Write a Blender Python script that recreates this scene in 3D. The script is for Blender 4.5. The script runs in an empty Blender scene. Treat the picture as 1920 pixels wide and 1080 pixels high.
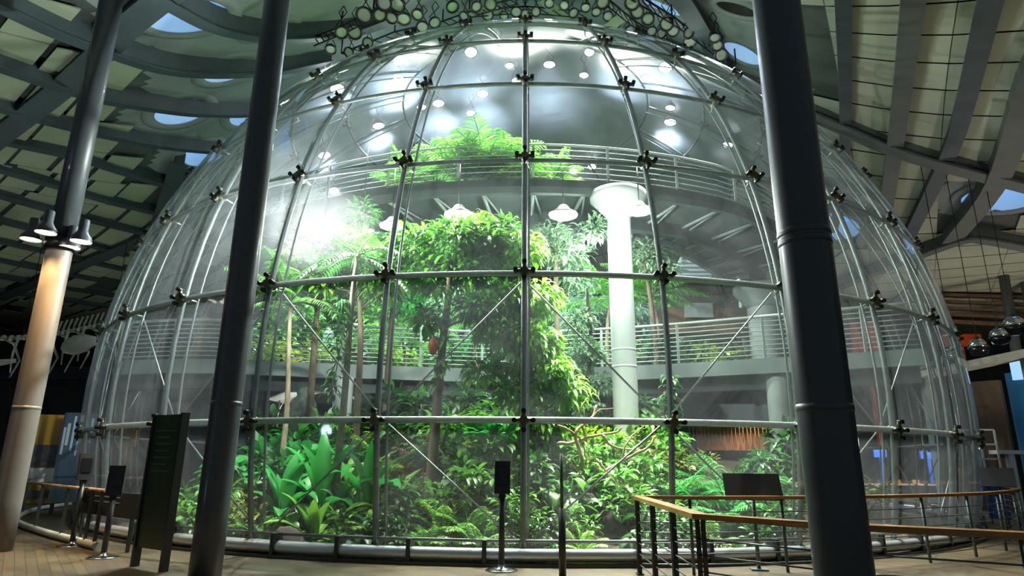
import bpy, math, random
from mathutils import Vector, Matrix, noise
random.seed(7)
PI = math.pi
S = bpy.context.scene
COL = S.collection

# ------------------------------------------------------------------ camera, world, exposure
FPX = 1194.5
CAMLOC = Vector((0.0, -24.07, 1.55))
PIT, ROL, YAW = math.radians(15.34), math.radians(-0.549), math.radians(-1.137)
cam_d = bpy.data.cameras.new('camera')
cam = bpy.data.objects.new('camera', cam_d)
COL.objects.link(cam)
cam_d.sensor_width = 36.0
cam_d.lens = 36.0 * FPX / 1920.0
cam_d.clip_start = 0.1
cam_d.clip_end = 400
CAMROT = Matrix.Rotation(-YAW, 3, 'Z') @ Matrix.Rotation(PI / 2 + PIT, 3, 'X') @ Matrix.Rotation(-ROL, 3, 'Z')
cam.matrix_world = Matrix.Translation(CAMLOC) @ CAMROT.to_4x4()
S.camera = cam
w = bpy.data.worlds.new('world')
S.world = w
w.use_nodes = True
w.node_tree.nodes['Background'].inputs[0].default_value = (0.30, 0.42, 0.50, 1)
w.node_tree.nodes['Background'].inputs[1].default_value = 0.22
S.view_settings.view_transform = 'Standard'
S.view_settings.look = 'None'
S.view_settings.exposure = 0.1
S.view_settings.gamma = 1.0
S.cycles.use_denoising = True
S.cycles.max_bounces = 6
S.cycles.diffuse_bounces = 3
S.cycles.glossy_bounces = 3
S.cycles.transmission_bounces = 4
S.cycles.transparent_max_bounces = 16
S.cycles.volume_bounces = 0
S.cycles.sample_clamp_indirect = 4.0
S.cycles.sample_clamp_direct = 30.0
S.cycles.caustics_reflective = False
S.cycles.caustics_refractive = False
S.cycles.use_light_tree = True


def ray(x, y):
    return (CAMROT @ Vector((x - 960, 540 - y, -FPX))) / FPX


def onz(x, y, z):
    d = ray(x, y)
    return CAMLOC + d * ((z - CAMLOC.z) / d.z)


def ony(x, y, Y):
    d = ray(x, y)
    return CAMLOC + d * ((Y - CAMLOC.y) / d.y)


def dep(x, y, t):
    return CAMLOC + ray(x, y) * t


# ------------------------------------------------------------------ materials
MATS = {}


def mat(name, col, rough=0.5, metal=0.0, spec=0.5, var=0.0, scale=4.0, bump=0.0, stretch=None, emit=None, estr=0.0, coat=0.0):
    m = bpy.data.materials.new(name)
    m.use_nodes = True
    nt = m.node_tree
    b = nt.nodes['Principled BSDF']
    b.inputs['Base Color'].default_value = (*col, 1)
    b.inputs['Roughness'].default_value = rough
    b.inputs['Metallic'].default_value = metal
    b.inputs['Specular IOR Level'].default_value = spec
    if coat:
        b.inputs['Coat Weight'].default_value = coat
    if emit:
        b.inputs['Emission Color'].default_value = (*emit, 1)
        b.inputs['Emission Strength'].default_value = estr
    if var or bump:
        tc = nt.nodes.new('ShaderNodeTexCoord')
        mp = nt.nodes.new('ShaderNodeMapping')
        if stretch:
            mp.inputs['Scale'].default_value = stretch
        nz = nt.nodes.new('ShaderNodeTexNoise')
        nz.inputs['Scale'].default_value = scale
        nz.inputs['Detail'].default_value = 6
        nt.links.new(tc.outputs['Object'], mp.inputs['Vector'])
        nt.links.new(mp.outputs['Vector'], nz.inputs['Vector'])
        if var:
            r = nt.nodes.new('ShaderNodeValToRGB')
            r.color_ramp.elements[0].position = 0.3
            r.color_ramp.elements[1].position = 0.7
            r.color_ramp.elements[0].color = (*[c * (1 - var) for c in col], 1)
            r.color_ramp.elements[1].color = (*[min(1, c * (1 + var)) for c in col], 1)
            nt.links.new(nz.outputs['Fac'], r.inputs[0])
            nt.links.new(r.outputs[0], b.inputs['Base Color'])
        if bump:
            bp = nt.nodes.new('ShaderNodeBump')
            bp.inputs['Strength'].default_value = bump
            nt.links.new(nz.outputs['Fac'], bp.inputs['Height'])
            nt.links.new(bp.outputs[0], b.inputs['Normal'])
    MATS[name] = m
    return m


def leafmat(name, c1, c2, rough=0.38, trans=0.38):
    m = bpy.data.materials.new(name)
    m.use_nodes = True
    nt = m.node_tree
    b = nt.nodes['Principled BSDF']
    out = nt.nodes['Material Output']
    g = nt.nodes.new('ShaderNodeNewGeometry')
    r = nt.nodes.new('ShaderNodeValToRGB')
    r.color_ramp.elements[0].color = (*c1, 1)
    r.color_ramp.elements[1].color = (*c2, 1)
    nt.links.new(g.outputs['Random Per Island'], r.inputs[0])
    nt.links.new(r.outputs[0], b.inputs['Base Color'])
    b.inputs['Roughness'].default_value = rough
    t = nt.nodes.new('ShaderNodeBsdfTranslucent')
    nt.links.new(r.outputs[0], t.inputs['Color'])
    mx = nt.nodes.new('ShaderNodeMixShader')
    mx.inputs[0].default_value = trans
    nt.links.new(b.outputs[0], mx.inputs[1])
    nt.links.new(t.outputs[0], mx.inputs[2])
    nt.links.new(mx.outputs[0], out.inputs['Surface'])
    MATS[name] = m
    return m


leafmat('leaf_deep', (0.008, 0.05, 0.010), (0.05, 0.20, 0.035))
leafmat('leaf_mid', (0.03, 0.15, 0.02), (0.17, 0.46, 0.05))
leafmat('leaf_bright', (0.08, 0.28, 0.02), (0.36, 0.68, 0.08))
leafmat('leaf_emerald', (0.015, 0.20, 0.03), (0.08, 0.55, 0.10))
leafmat('leaf_lime', (0.25, 0.48, 0.03), (0.6, 0.75, 0.10))
leafmat('leaf_yellow', (0.45, 0.40, 0.02), (0.85, 0.70, 0.05))
leafmat('leaf_silver', (0.10, 0.24, 0.13), (0.38, 0.55, 0.34))
leafmat('leaf_olive', (0.06, 0.10, 0.01), (0.24, 0.28, 0.05))
leafmat('leaf_dry', (0.20, 0.10, 0.03), (0.50, 0.30, 0.10))
leafmat('leaf_red', (0.30, 0.05, 0.02), (0.7, 0.22, 0.05))
mat('bark', (0.085, 0.060, 0.035), 0.85, var=0.45, scale=3, bump=0.5, stretch=(4, 4, 1))
mat('bark_pale', (0.22, 0.18, 0.11), 0.8, var=0.35, scale=3, bump=0.4, stretch=(3, 3, 1))
mat('branch_wood', (0.36, 0.25, 0.14), 0.75, var=0.4, scale=6, bump=0.3)
mat('stem_green', (0.07, 0.20, 0.04), 0.6)
mat('soil', (0.045, 0.032, 0.018), 0.95, var=0.6, scale=2.5, bump=0.8)
mat('moss', (0.03, 0.07, 0.015), 0.95, var=0.7, scale=5, bump=0.6)
mat('steel_frame', (0.10, 0.125, 0.115), 0.38, metal=0.55, var=0.18, scale=7)
mat('steel_ring', (0.22, 0.26, 0.22), 0.32, metal=0.45, var=0.15, scale=7)
mat('steel_bright', (0.62, 0.66, 0.70), 0.28, metal=0.7)
mat('steel_rod', (0.18, 0.21, 0.20), 0.3, metal=0.7)
mat('clamp_dark', (0.015, 0.017, 0.016), 0.4, metal=0.5)
mat('clamp_brass', (0.11, 0.11, 0.065), 0.4, metal=0.6)
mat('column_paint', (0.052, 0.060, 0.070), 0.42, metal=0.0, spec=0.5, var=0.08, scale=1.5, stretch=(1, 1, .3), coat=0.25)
mat('column_lamplit', (0.17, 0.155, 0.135), 0.45, var=0.08, scale=1.5)  # steel column tone with the warm lamplight put into the colour
mat('concrete_white', (0.42, 0.46, 0.46), 0.55, var=0.08, scale=2)
mat('concrete_grey', (0.24, 0.28, 0.27), 0.7, var=0.15, scale=1.5)
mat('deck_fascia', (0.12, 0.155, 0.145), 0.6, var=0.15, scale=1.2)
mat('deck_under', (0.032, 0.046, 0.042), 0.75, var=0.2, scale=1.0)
mat('rail_paint', (0.34, 0.40, 0.37), 0.4, metal=0.3)
mat('roof_void', (0.055, 0.068, 0.062), 0.9, var=0.2, scale=1)
mat('roof_plaster', (0.20, 0.225, 0.23), 0.8, var=0.1, scale=0.6)
mat('roof_tile', (0.29, 0.325, 0.235), 0.85, var=0.08, scale=0.9)
mat('roof_tile_warm', (0.34, 0.36, 0.285), 0.85, var=0.08, scale=0.9)
mat('roof_beam', (0.045, 0.063, 0.074), 0.6, var=0.12, scale=1.5)
mat('roof_beam_pale', (0.085, 0.098, 0.095), 0.6, var=0.1, scale=1.5)
mat('porthole_wall', (0.62, 0.72, 0.80), 0.6, emit=(0.42, 0.62, 0.80), estr=0.22)  # daylight on the shaft put in as a faint glow
mat('porthole_sky', (0.1, 0.3, 0.7), 0.3, emit=(0.10, 0.36, 0.85), estr=1.1)
mat('porthole_shut', (0.05, 0.06, 0.05), 0.8, var=0.3, scale=5)
mat('black_matte', (0.010, 0.011, 0.012), 0.55)
mat('black_gloss', (0.010, 0.011, 0.013), 0.15)
mat('dark_metal', (0.06, 0.065, 0.06), 0.35, metal=0.7)
mat('lamp_can', (0.02, 0.022, 0.025), 0.4, metal=0.4)
mat('lamp_lens_dim', (0.36, 0.39, 0.35), 0.25, spec=0.8, emit=(0.6, 0.66, 0.55), estr=0.04)  # faint glow put into the lenses of the dim rig cans
mat('lamp_lens', (1, 1, 1), 0.3, emit=(0.90, 0.94, 1.0), estr=90)
mat('lamp_lens_green', (1, 1, 1), 0.3, emit=(0.92, 1.0, 0.97), estr=22)
mat('lamp_lens_warm', (1, 1, 1), 0.3, emit=(1.0, 0.86, 0.62), estr=7)
mat('chrome', (0.75, 0.77, 0.8), 0.12, metal=1.0)
mat('wood_rail', (0.42, 0.19, 0.05), 0.32, var=0.35, scale=3, stretch=(1, 1, 8), coat=0.4)
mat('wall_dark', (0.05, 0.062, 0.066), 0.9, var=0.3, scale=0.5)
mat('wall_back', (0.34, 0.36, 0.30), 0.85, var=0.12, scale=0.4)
mat('wood_wall', (0.13, 0.082, 0.05), 0.6, var=0.3, scale=0.9, stretch=(3, 3, 0.3))
mat('wood_panel', (0.45, 0.16, 0.04), 0.5, var=0.3, scale=1)
mat('blue_glass', (0.03, 0.12, 0.25), 0.1, emit=(0.02, 0.12, 0.25), estr=0.12)
mat('pale_blue', (0.3, 0.5, 0.7), 0.2, emit=(0.35, 0.62, 0.95), estr=0.8)
mat('board_green', (0.018, 0.045, 0.022), 0.35, var=0.35, scale=1.6)
mat('board_text', (0.05, 0.085, 0.055), 0.5)
mat('yellow_board', (0.36, 0.19, 0.012), 0.45, var=0.1, scale=2)
mat('white_paint', (0.72, 0.75, 0.76), 0.5)
mat('photo_dark', (0.05, 0.045, 0.05), 0.4, var=0.8, scale=5)
mat('banner_blue', (0.05, 0.085, 0.13), 0.35, var=0.3, scale=1)
mat('banner_light', (0.50, 0.58, 0.68), 0.4)
mat('bone', (0.30, 0.31, 0.27), 0.75, var=0.2, scale=3)
mat('red_panel', (0.55, 0.075, 0.015), 0.5, emit=(0.6, 0.07, 0.01), estr=0.12)
mat('orange_item', (0.65, 0.32, 0.07), 0.5)
mat('blue_item', (0.02, 0.10, 0.5), 0.4)
mat('canopy_white', (0.72, 0.74, 0.70), 0.6)
mat('thatch', (0.05, 0.065, 0.05), 0.9, var=0.5, scale=8, bump=0.5)
mat('rock', (0.07, 0.055, 0.042), 0.9, var=0.4, scale=3, bump=0.6)
mat('pod_red', (0.42, 0.09, 0.03), 0.6, var=0.4, scale=6)

# wooden floor, boards running across
m = mat('floor_wood', (0.17, 0.13, 0.07), 0.42, spec=0.4)
nt = m.node_tree
b = nt.nodes['Principled BSDF']
tc = nt.nodes.new('ShaderNodeTexCoord')
mp = nt.nodes.new('ShaderNodeMapping')
mp.inputs['Rotation'].default_value = (0, 0, math.radians(52))
br = nt.nodes.new('ShaderNodeTexBrick')
br.inputs['Color1'].default_value = (0.105, 0.076, 0.038, 1)
br.inputs['Color2'].default_value = (0.065, 0.050, 0.028, 1)
br.inputs['Mortar'].default_value = (0.04, 0.03, 0.018, 1)
br.inputs['Scale'].default_value = 1.0
br.inputs['Mortar Size'].default_value = 0.006
br.inputs['Brick Width'].default_value = 2.6
br.inputs['Row Height'].default_value = 0.14
nz = nt.nodes.new('ShaderNodeTexNoise')
nz.inputs['Scale'].default_value = 1.3
nz.inputs['Detail'].default_value = 5
mx = nt.nodes.new('ShaderNodeMixRGB')
mx.blend_type = 'MULTIPLY'
mx.inputs[0].default_value = 0.5
nt.links.new(tc.outputs['Object'], mp.inputs[0])
nt.links.new(mp.outputs[0], br.inputs['Vector'])
nt.links.new(tc.outputs['Object'], nz.inputs['Vector'])
nt.links.new(br.outputs['Color'], mx.inputs[1])
nt.links.new(nz.outputs['Color'], mx.inputs[2])
nt.links.new(mx.outputs[0], b.inputs['Base Color'])

# dome glazing: clear, thin, dusty acrylic
m = bpy.data.materials.new('dome_glass')
m.use_nodes = True
MATS['dome_glass'] = m
nt = m.node_tree
nt.nodes.remove(nt.nodes['Principled BSDF'])
out = nt.nodes['Material Output']
tr = nt.nodes.new('ShaderNodeBsdfTransparent')
tr.inputs[0].default_value = (0.955, 0.975, 0.97, 1)
gl = nt.nodes.new('ShaderNodeBsdfGlossy')
gl.inputs['Roughness'].default_value = 0.05
gl.inputs[0].default_value = (0.9, 0.95, 1, 1)
lf = nt.nodes.new('ShaderNodeLayerWeight')     # thin sheet: the same reflectance from both sides
lf.inputs[0].default_value = 0.5
pw = nt.nodes.new('ShaderNodeMath')
pw.operation = 'POWER'
pw.inputs[1].default_value = 5.0
nt.links.new(lf.outputs['Facing'], pw.inputs[0])
fr = nt.nodes.new('ShaderNodeMath')
fr.operation = 'MULTIPLY_ADD'
fr.inputs[1].default_value = 0.85
fr.inputs[2].default_value = 0.055
nt.links.new(pw.outputs[0], fr.inputs[0])
m1 = nt.nodes.new('ShaderNodeMixShader')
nt.links.new(fr.outputs[0], m1.inputs[0])
nt.links.new(tr.outputs[0], m1.inputs[1])
nt.links.new(gl.outputs[0], m1.inputs[2])
tl = nt.nodes.new('ShaderNodeBsdfTranslucent')
tl.inputs[0].default_value = (0.80, 0.88, 0.95, 1)
df = nt.nodes.new('ShaderNodeBsdfDiffuse')
df.inputs[0].default_value = (0.80, 0.88, 0.95, 1)
a1 = nt.nodes.new('ShaderNodeMixShader')
a1.inputs[0].default_value = 0.5
nt.links.new(tl.outputs[0], a1.inputs[1])
nt.links.new(df.outputs[0], a1.inputs[2])
tc = nt.nodes.new('ShaderNodeTexCoord')
nz = nt.nodes.new('ShaderNodeTexNoise')
nz.inputs['Scale'].default_value = 0.9
nz.inputs['Detail'].default_value = 8
nz.inputs['Roughness'].default_value = 0.65
nz.inputs['Distortion'].default_value = 1.2
nt.links.new(tc.outputs['Object'], nz.inputs['Vector'])
lw = nt.nodes.new('ShaderNodeLayerWeight')
lw.inputs[0].default_value = 0.35
mr = nt.nodes.new('ShaderNodeMapRange')
mr.inputs['From Min'].default_value = 0.35
mr.inputs['From Max'].default_value = 0.72
mr.inputs['To Min'].default_value = 0.003
mr.inputs['To Max'].default_value = 0.030
nt.links.new(nz.outputs['Fac'], mr.inputs['Value'])
ma = nt.nodes.new('ShaderNodeMath')
ma.operation = 'MULTIPLY_ADD'
ma.inputs[1].default_value = 0.06
nt.links.new(lw.outputs['Facing'], ma.inputs[0])
nt.links.new(mr.outputs[0], ma.inputs[2])
m2 = nt.nodes.new('ShaderNodeMixShader')
nt.links.new(ma.outputs[0], m2.inputs[0])
nt.links.new(m1.outputs[0], m2.inputs[1])
nt.links.new(a1.outputs[0], m2.inputs[2])
nt.links.new(m2.outputs[0], out.inputs['Surface'])
DUST = mr

m = bpy.data.materials.new('clear_glass')
m.use_nodes = True
MATS['clear_glass'] = m
nt = m.node_tree
nt.nodes.remove(nt.nodes['Principled BSDF'])
tr = nt.nodes.new('ShaderNodeBsdfTransparent')
tr.inputs[0].default_value = (0.86, 0.92, 0.88, 1)
gl = nt.nodes.new('ShaderNodeBsdfGlossy')
gl.inputs['Roughness'].default_value = 0.03
fr = nt.nodes.new('ShaderNodeValue')
fr.outputs[0].default_value = 0.08
m1 = nt.nodes.new('ShaderNodeMixShader')
nt.links.new(fr.outputs[0], m1.inputs[0])
nt.links.new(tr.outputs[0], m1.inputs[1])
nt.links.new(gl.outputs[0], m1.inputs[2])
nt.links.new(m1.outputs[0], nt.nodes['Material Output'].inputs['Surface'])


# ------------------------------------------------------------------ mesh helpers
def frame(d):
    d = d.normalized()
    up = Vector((0, 0, 1)) if abs(d.z) < 0.95 else Vector((1, 0, 0))
    a = d.cross(up).normalized()
    return a, a.cross(d).normalized()


class MB:
    def __init__(self):
        self.v, self.f, self.mi, self.sm = [], [], [], []
        self.cur = 0

    def face(self, idx, smooth=True):
        self.f.append(idx)
        self.mi.append(self.cur)
        self.sm.append(smooth)

    def box(self, c, s, rz=0.0, R=None):
        c = Vector(c)
        R = R or Matrix.Rotation(rz, 3, 'Z')
        n = len(self.v)
        for dx in (-.5, .5):
            for dy in (-.5, .5):
                for dz in (-.5, .5):
                    self.v.append(tuple(c + R @ Vector((dx * s[0], dy * s[1], dz * s[2]))))
        for q in ((0, 1, 3, 2), (4, 6, 7, 5), (0, 4, 5, 1), (2, 3, 7, 6), (0, 2, 6, 4), (1, 5, 7, 3)):
            self.face([n + k for k in q], False)
        return self

    def tube(self, pts, r, n=8, cap=True, closed=False):
        pts = [Vector(p) for p in pts]
        N = len(pts)
        rs = r if isinstance(r, (list, tuple)) else [r] * N
        base = len(self.v)
        pa = None
        for i, p in enumerate(pts):
            if closed:
                d = pts[(i + 1) % N] - pts[i - 1]
            else:
                d = pts[min(i + 1, N - 1)] - pts[max(i - 1, 0)]
            if d.length < 1e-9:
                d = Vector((0, 0, 1))
            d.normalize()
            if pa is None:
                a, b_ = frame(d)
            else:
                a = (pa - d * pa.dot(d))
                a = a.normalized() if a.length > 1e-6 else frame(d)[0]
                b_ = a.cross(d)
            pa = a
            for k in range(n):
                t = 2 * PI * k / n
                self.v.append(tuple(p + (a * math.cos(t) + b_ * math.sin(t)) * rs[i]))
        rng = N if closed else N - 1
        for i in range(rng):
            j = (i + 1) % N
            for k in range(n):
                k2 = (k + 1) % n
                self.face([base + i * n + k, base + i * n + k2, base + j * n + k2, base + j * n + k])
        if cap and not closed:
            self.face([base + k for k in range(n)][::-1], False)
            self.face([base + (N - 1) * n + k for k in range(n)], False)
        return self

    def lathe(self, prof, c=(0, 0, 0), n=20, R=None, cap=True):
        c = Vector(c)
        base = len(self.v)
        for (r, z) in prof:
            for k in range(n):
                t = 2 * PI * k / n
                p = Vector((r * math.cos(t), r * math.sin(t), z))
                if R:
                    p = R @ p
                self.v.append(tuple(c + p))
        for i in range(len(prof) - 1):
            for k in range(n):
                k2 = (k + 1) % n
                self.face([base + i * n + k, base + i * n + k2, base + (i + 1) * n + k2, base + (i + 1) * n + k])
        if cap and prof[0][0] > 1e-4:
            self.face([base + k for k in range(n)][::-1], False)
        if cap and prof[-1][0] > 1e-4:
            self.face([base + (len(prof) - 1) * n + k for k in range(n)], False)
        return self

    def sweep(self, pts, wdt, h, top=True, drop=0.0):
        """rectangular section, vertical sides, hung below the path"""
        pts = [Vector(p) for p in pts]
        N = len(pts)
        base = len(self.v)
        for i, p in enumerate(pts):
            d = pts[min(i + 1, N - 1)] - pts[max(i - 1, 0)]
            d.z = 0
            d.normalize()
            s = Vector((-d.y, d.x, 0)) * wdt / 2
            t = Vector((0, 0, -drop))
            u = Vector((0, 0, -drop - h))
            for q in (p + s + t, p - s + t, p - s + u, p + s + u):
                self.v.append(tuple(q))
        for i in range(N - 1):
            for k in range(4):
                k2 = (k + 1) % 4
                self.face([base + i * 4 + k, base + i * 4 + k2, base + i * 4 + 4 + k2, base + i * 4 + 4 + k], False)
        self.face([base + k for k in range(4)][::-1], False)
        self.face([base + (N - 1) * 4 + k for k in range(4)], False)
        return self

    def leaf(self, p, d, nrm, L, W, droop=0.25, kind=0, segs=4, fold=0.18):
        """one leaf blade; kind 0 lance, 1 heart, 2 strap"""
        p = Vector(p)
        d = Vector(d).normalized()
        nrm = Vector(nrm)
        s = d.cross(nrm)
        if s.length < 1e-4:
            s = frame(d)[0]
        s.normalize()
        nrm = s.cross(d).normalized()
        base = len(self.v)
        cur = p.copy()
        dd = d.copy()
        for i in range(segs + 1):
            t = i / segs
            if kind == 0:
                w_ = math.sin(PI * min(1, t * 0.97 + 0.03)) ** 0.8 * (1 - 0.25 * t)
            elif kind == 1:
                w_ = (0.55 + 1.2 * t - 1.75 * t * t) / 0.78 if t < 1 else 0
            else:
                w_ = 1 - 0.85 * t ** 3
            w_ = max(w_, 0.02) * W / 2
            up = s.cross(dd)
            self.v.append(tuple(cur + s * w_ + up * w_ * fold * 2))
            self.v.append(tuple(cur))
            self.v.append(tuple(cur - s * w_ + up * w_ * fold * 2))
            cur = cur + dd * (L / segs)
            dd = (dd + Vector((0, 0, -droop / segs * 2))).normalized()
        for i in range(segs):
            a = base + i * 3
            self.face([a, a + 1, a + 4, a + 3])
            self.face([a + 1, a + 2, a + 5, a + 4])
        return self

    def build(self, name, m, parent=None, loc=None, link=True):
        me = bpy.data.meshes.new(name)
        me.from_pydata(self.v, [], self.f)
        ms = m if isinstance(m, (list, tuple)) else [m]
        for q in ms:
            me.materials.append(MATS[q])
        me.polygons.foreach_set('use_smooth', self.sm)
        if len(ms) > 1:
            me.polygons.foreach_set('material_index', self.mi)
        me.update()
        o = bpy.data.objects.new(name, me)
        if link:
            COL.objects.link(o)
        if parent:
            o.parent = parent
        if loc:
            o.location = loc
        return o


def tag(o, label=None, cat=None, group=None, kind=None):
    if label:
        o['label'] = label
    if cat:
        o['category'] = cat
    if group:
        o['group'] = group
    if kind:
        o['kind'] = kind
    return o


def thing(name, label, cat, loc=(0, 0, 0), rz=0.0, group=None):
    o = bpy.data.objects.new(name, None)
    o.empty_display_size = 0.2
    COL.objects.link(o)
    o.location = loc
    o.rotation_euler = (0, 0, rz)
    return tag(o, label, cat, group)


KIDS = {}


def copy_tree(o, parent=None):
    c = o.copy()
    COL.objects.link(c)
    c.parent = parent
    for ch in list(o.children):
        copy_tree(ch, c)
    return c


def struct(o):
    o['kind'] = 'structure'
    return o


def light(name, kind, loc, power, col, parent=None, size=0.3, spot=None, target=None, blend=0.6):
    d = bpy.data.lights.new(name, kind)
    d.energy = power
    d.color = col
    if kind == 'SPOT':
        d.spot_size = math.radians(spot)
        d.spot_blend = blend
        d.shadow_soft_size = size
    elif kind == 'POINT':
        d.shadow_soft_size = size
    o = bpy.data.objects.new(name, d)
    COL.objects.link(o)
    o.location = loc
    if target is not None:
        o.rotation_euler = (Vector(target) - Vector(loc)).to_track_quat('-Z', 'Y').to_euler()
    if parent:
        o.parent = parent
    return o


# ------------------------------------------------------------------ the hall: floor, walls
DC = Vector((0, 0, 3.10))          # centre of the dome sphere
DR = 13.7
GR = math.sqrt(DR * DR - (DC.z - 0.15) ** 2)


def floor_mesh():
    q = MB()
    n = len(q.v)
    for (x, y) in ((-46, -34), (46, -34), (46, 46), (-46, 46)):
        q.v.append((x, y, 0))
    for (x, y) in ((-46, -34), (46, -34), (46, 46), (-46, 46)):
        q.v.append((x, y, -0.3))
    for f in ((0, 1, 2, 3), (4, 7, 6, 5), (0, 4, 5, 1), (1, 5, 6, 2), (2, 6, 7, 3), (3, 7, 4, 0)):
        q.face(list(f), False)
    return q


struct(floor_mesh().build('floor', 'floor_wood'))
struct(MB().box((0, 40, 6), (84, 0.4, 12)).build('wall_back', 'wall_back'))
struct(MB().box((-42, 6, 6), (0.4, 68, 12)).build('wall_left', 'wall_dark'))
struct(MB().box((42, 6, 6), (0.4, 68, 12)).build('wall_right', 'wall_dark'))


# ------------------------------------------------------------------ the roof
def zr(x, y):
    r2 = x * x + y * y
    return 10.6 + 9.6 * math.exp(-r2 / 108.0)


def onroof(px, py, off=0.0):
    d = ray(px, py)
    t = 2.0
    while t < 90:
        p = CAMLOC + d * t
        if p.z > zr(p.x, p.y) - off:
            lo, hi = t - 0.25, t
            for _ in range(14):
                mid = (lo + hi) / 2
                p = CAMLOC + d * mid
                if p.z > zr(p.x, p.y) - off:
                    hi = mid
                else:
                    lo = mid
            return CAMLOC + d * hi
        t += 0.25
    return CAMLOC + d * 60


HOLES = []
for (px, py, r, sky) in ((350, 30, 1.0, 1), (505, 55, 0.62, 1), (428, 132, 0.78, 1), (340, 209, 0.86, 1), (468, 212, 0.78, 1),
                         (382, 290, 0.78, 1), (560, 118, 0.7, 1), (1393, 100, 0.72, 1), (1240, 12, 0.75, 1),
                         (1382, 16, 0.62, 0), (1560, 425, 1.15, 1), (1875, 372, 1.2, 1)):
    p = onroof(px, py)
    HOLES.append((p.x, p.y, r, sky))


def roof():
    STEP = 0.25
    x0, x1, y0, y1 = -42, 42, -20, 40

    def grid(name, m_, sel, ax0, ax1, ay0, ay1, st):
        q = MB()
        idx = {}
        nx, ny = int(round((ax1 - ax0) / st)), int(round((ay1 - ay0) / st))

        def vi(i, j):
            k = (i, j)
            if k not in idx:
                x, y = ax0 + i * st, ay0 + j * st
                idx[k] = len(q.v)
                q.v.append((x, y, zr(x, y)))
            return idx[k]
        for i in range(nx):
            for j in range(ny):
                cx, cy = ax0 + (i + .5) * st, ay0 + (j + .5) * st
                if not sel(cx, cy):
                    continue
                if any((cx - h[0]) ** 2 + (cy - h[1]) ** 2 < (h[2] + .1) ** 2 for h in HOLES):
                    continue
                q.face([vi(i, j), vi(i, j + 1), vi(i + 1, j + 1), vi(i + 1, j)])
        return struct(q.build(name, m_))
    core = lambda x, y: (x < 0 and x * x + y * y < 13.6 ** 2) or (x >= 0 and x * x + y * y < 10.8 ** 2) or (-9.4 < x < 4 and -17.8 < y < -8.2) or any((x - h[0]) ** 2 + (y - h[1]) ** 2 < (h[2] + .9) ** 2 for h in HOLES)
    inner = lambda x, y: abs(x) < 18 and -18 < y < 18
    grid('ceiling', 'roof_plaster', core, -18, 18, -18, 18, STEP)
    grid('ceiling', 'roof_void', lambda x, y: inner(x, y) and not core(x, y), -18, 18, -18, 18, STEP)
    grid('ceiling', 'roof_void', lambda x, y: not inner(x, y), -42, 42, -20, 40, 1.0)


roof()


def path_on_roof(pxs, off=0.0, n=6, ext=True):
    out = []
    for i in range(len(pxs) - 1):
        for k in range(n):
            t = k / n
            a, b2 = pxs[i], pxs[i + 1]
            # smooth (catmull) in the picture, then cast onto the roof surface
            p0 = pxs[i - 1] if i else (2 * a[0] - b2[0], 2 * a[1] - b2[1])
            p3 = pxs[i + 2] if i + 2 < len(pxs) else (2 * b2[0] - a[0], 2 * b2[1] - a[1])
            q = [0.5 * ((2 * a[c]) + (-p0[c] + b2[c]) * t + (2 * p0[c] - 5 * a[c] + 4 * b2[c] - p3[c]) * t * t + (-p0[c] + 3 * a[c] - 3 * b2[c] + p3[c]) * t ** 3) for c in (0, 1)]
            out.append(onroof(q[0], q[1], off))
    out.append(onroof(pxs[-1][0], pxs[-1][1], off))
    if ext:      # carry the beam straight on past the view
        d = (out[0] - out[3]).normalized()
        for k in range(1, 5):
            p = out[0] + d * 1.2
            p.z = zr(p.x, p.y) - off
            out.insert(0, p)
    return out


BEAMS_A = [
    [(330, -25), (400, 15), (480, 38), (560, 44), (660, 36), (760, 5)],
    [(0, -32), (100, 20), (200, 62), (300, 98), (400, 112), (520, 110), (620, 92)],
    [(0, 95), (110, 135), (200, 163), (333, 187), (400, 193), (480, 194), (560, 180)],
    [(0, 180), (43, 193), (120, 215), (200, 235), (300, 256), (400, 268), (440, 268)],
    [(0, 247), (133, 277), (230, 308), (333, 340), (390, 350)],
    [(0, 302), (117, 337), (220, 368), (330, 395)],
    [(0, 352), (110, 384), (277, 427)],
    [(0, 400), (110, 430), (240, 468)],
    [(0, 440), (110, 466), (235, 495)],
    [(0, 476), (110, 500), (225, 522)],
    [(0, 508), (110, 528), (215, 545)],
    [(0, 536), (110, 552), (205, 566)],
]
for i, l in enumerate(BEAMS_A):
    q = MB()
    pth = path_on_roof(l)
    hh = (.62, .58, .50, .42, .36)[min(i, 4)]
    q.sweep(pth, 0.26, hh, drop=-0.05)
    q.sweep(pth, 0.40, 0.05, drop=hh - .05)
    struct(q.build('trim_%d' % (i + 1), 'roof_beam'))
for l in ([(300, -25), (245, 22), (200, 68), (110, 150), (0, 238), (-60, 290)], [(300, 405), (275, 432), (110, 500), (0, 548)]):
    q = MB()
    pth = path_on_roof(l)
    q.sweep(pth, 0.34, 0.45, drop=-0.05)
    q.sweep(pth, 0.60, 0.06, drop=0.40)
    struct(q.build('trim_%d' % 20, 'roof_beam'))
for k, (l, w_, h_) in enumerate((
        ([(1577, -20), (1581, 110), (1582, 220), (1577, 330), (1560, 420)], 0.16, 0.42),
        ([(1705, -25), (1682, 190), (1657, 375), (1640, 450)], 0.30, 0.50),
        ([(1850, -30), (1800, 190), (1770, 280), (1700, 430)], 0.30, 0.45),
        ([(1960, 60), (1925, 130), (1865, 310), (1780, 430)], 0.50, 0.60))):
    q = MB()
    pth = path_on_roof(l)
    q.sweep(pth, w_, h_, drop=-0.05)
    q.sweep(pth, w_ + 0.2, 0.07, drop=h_ - .06)
    struct(q.build('trim_%d' % (30 + k), 'roof_beam_pale' if k in (1, 3) else 'roof_beam'))
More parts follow.
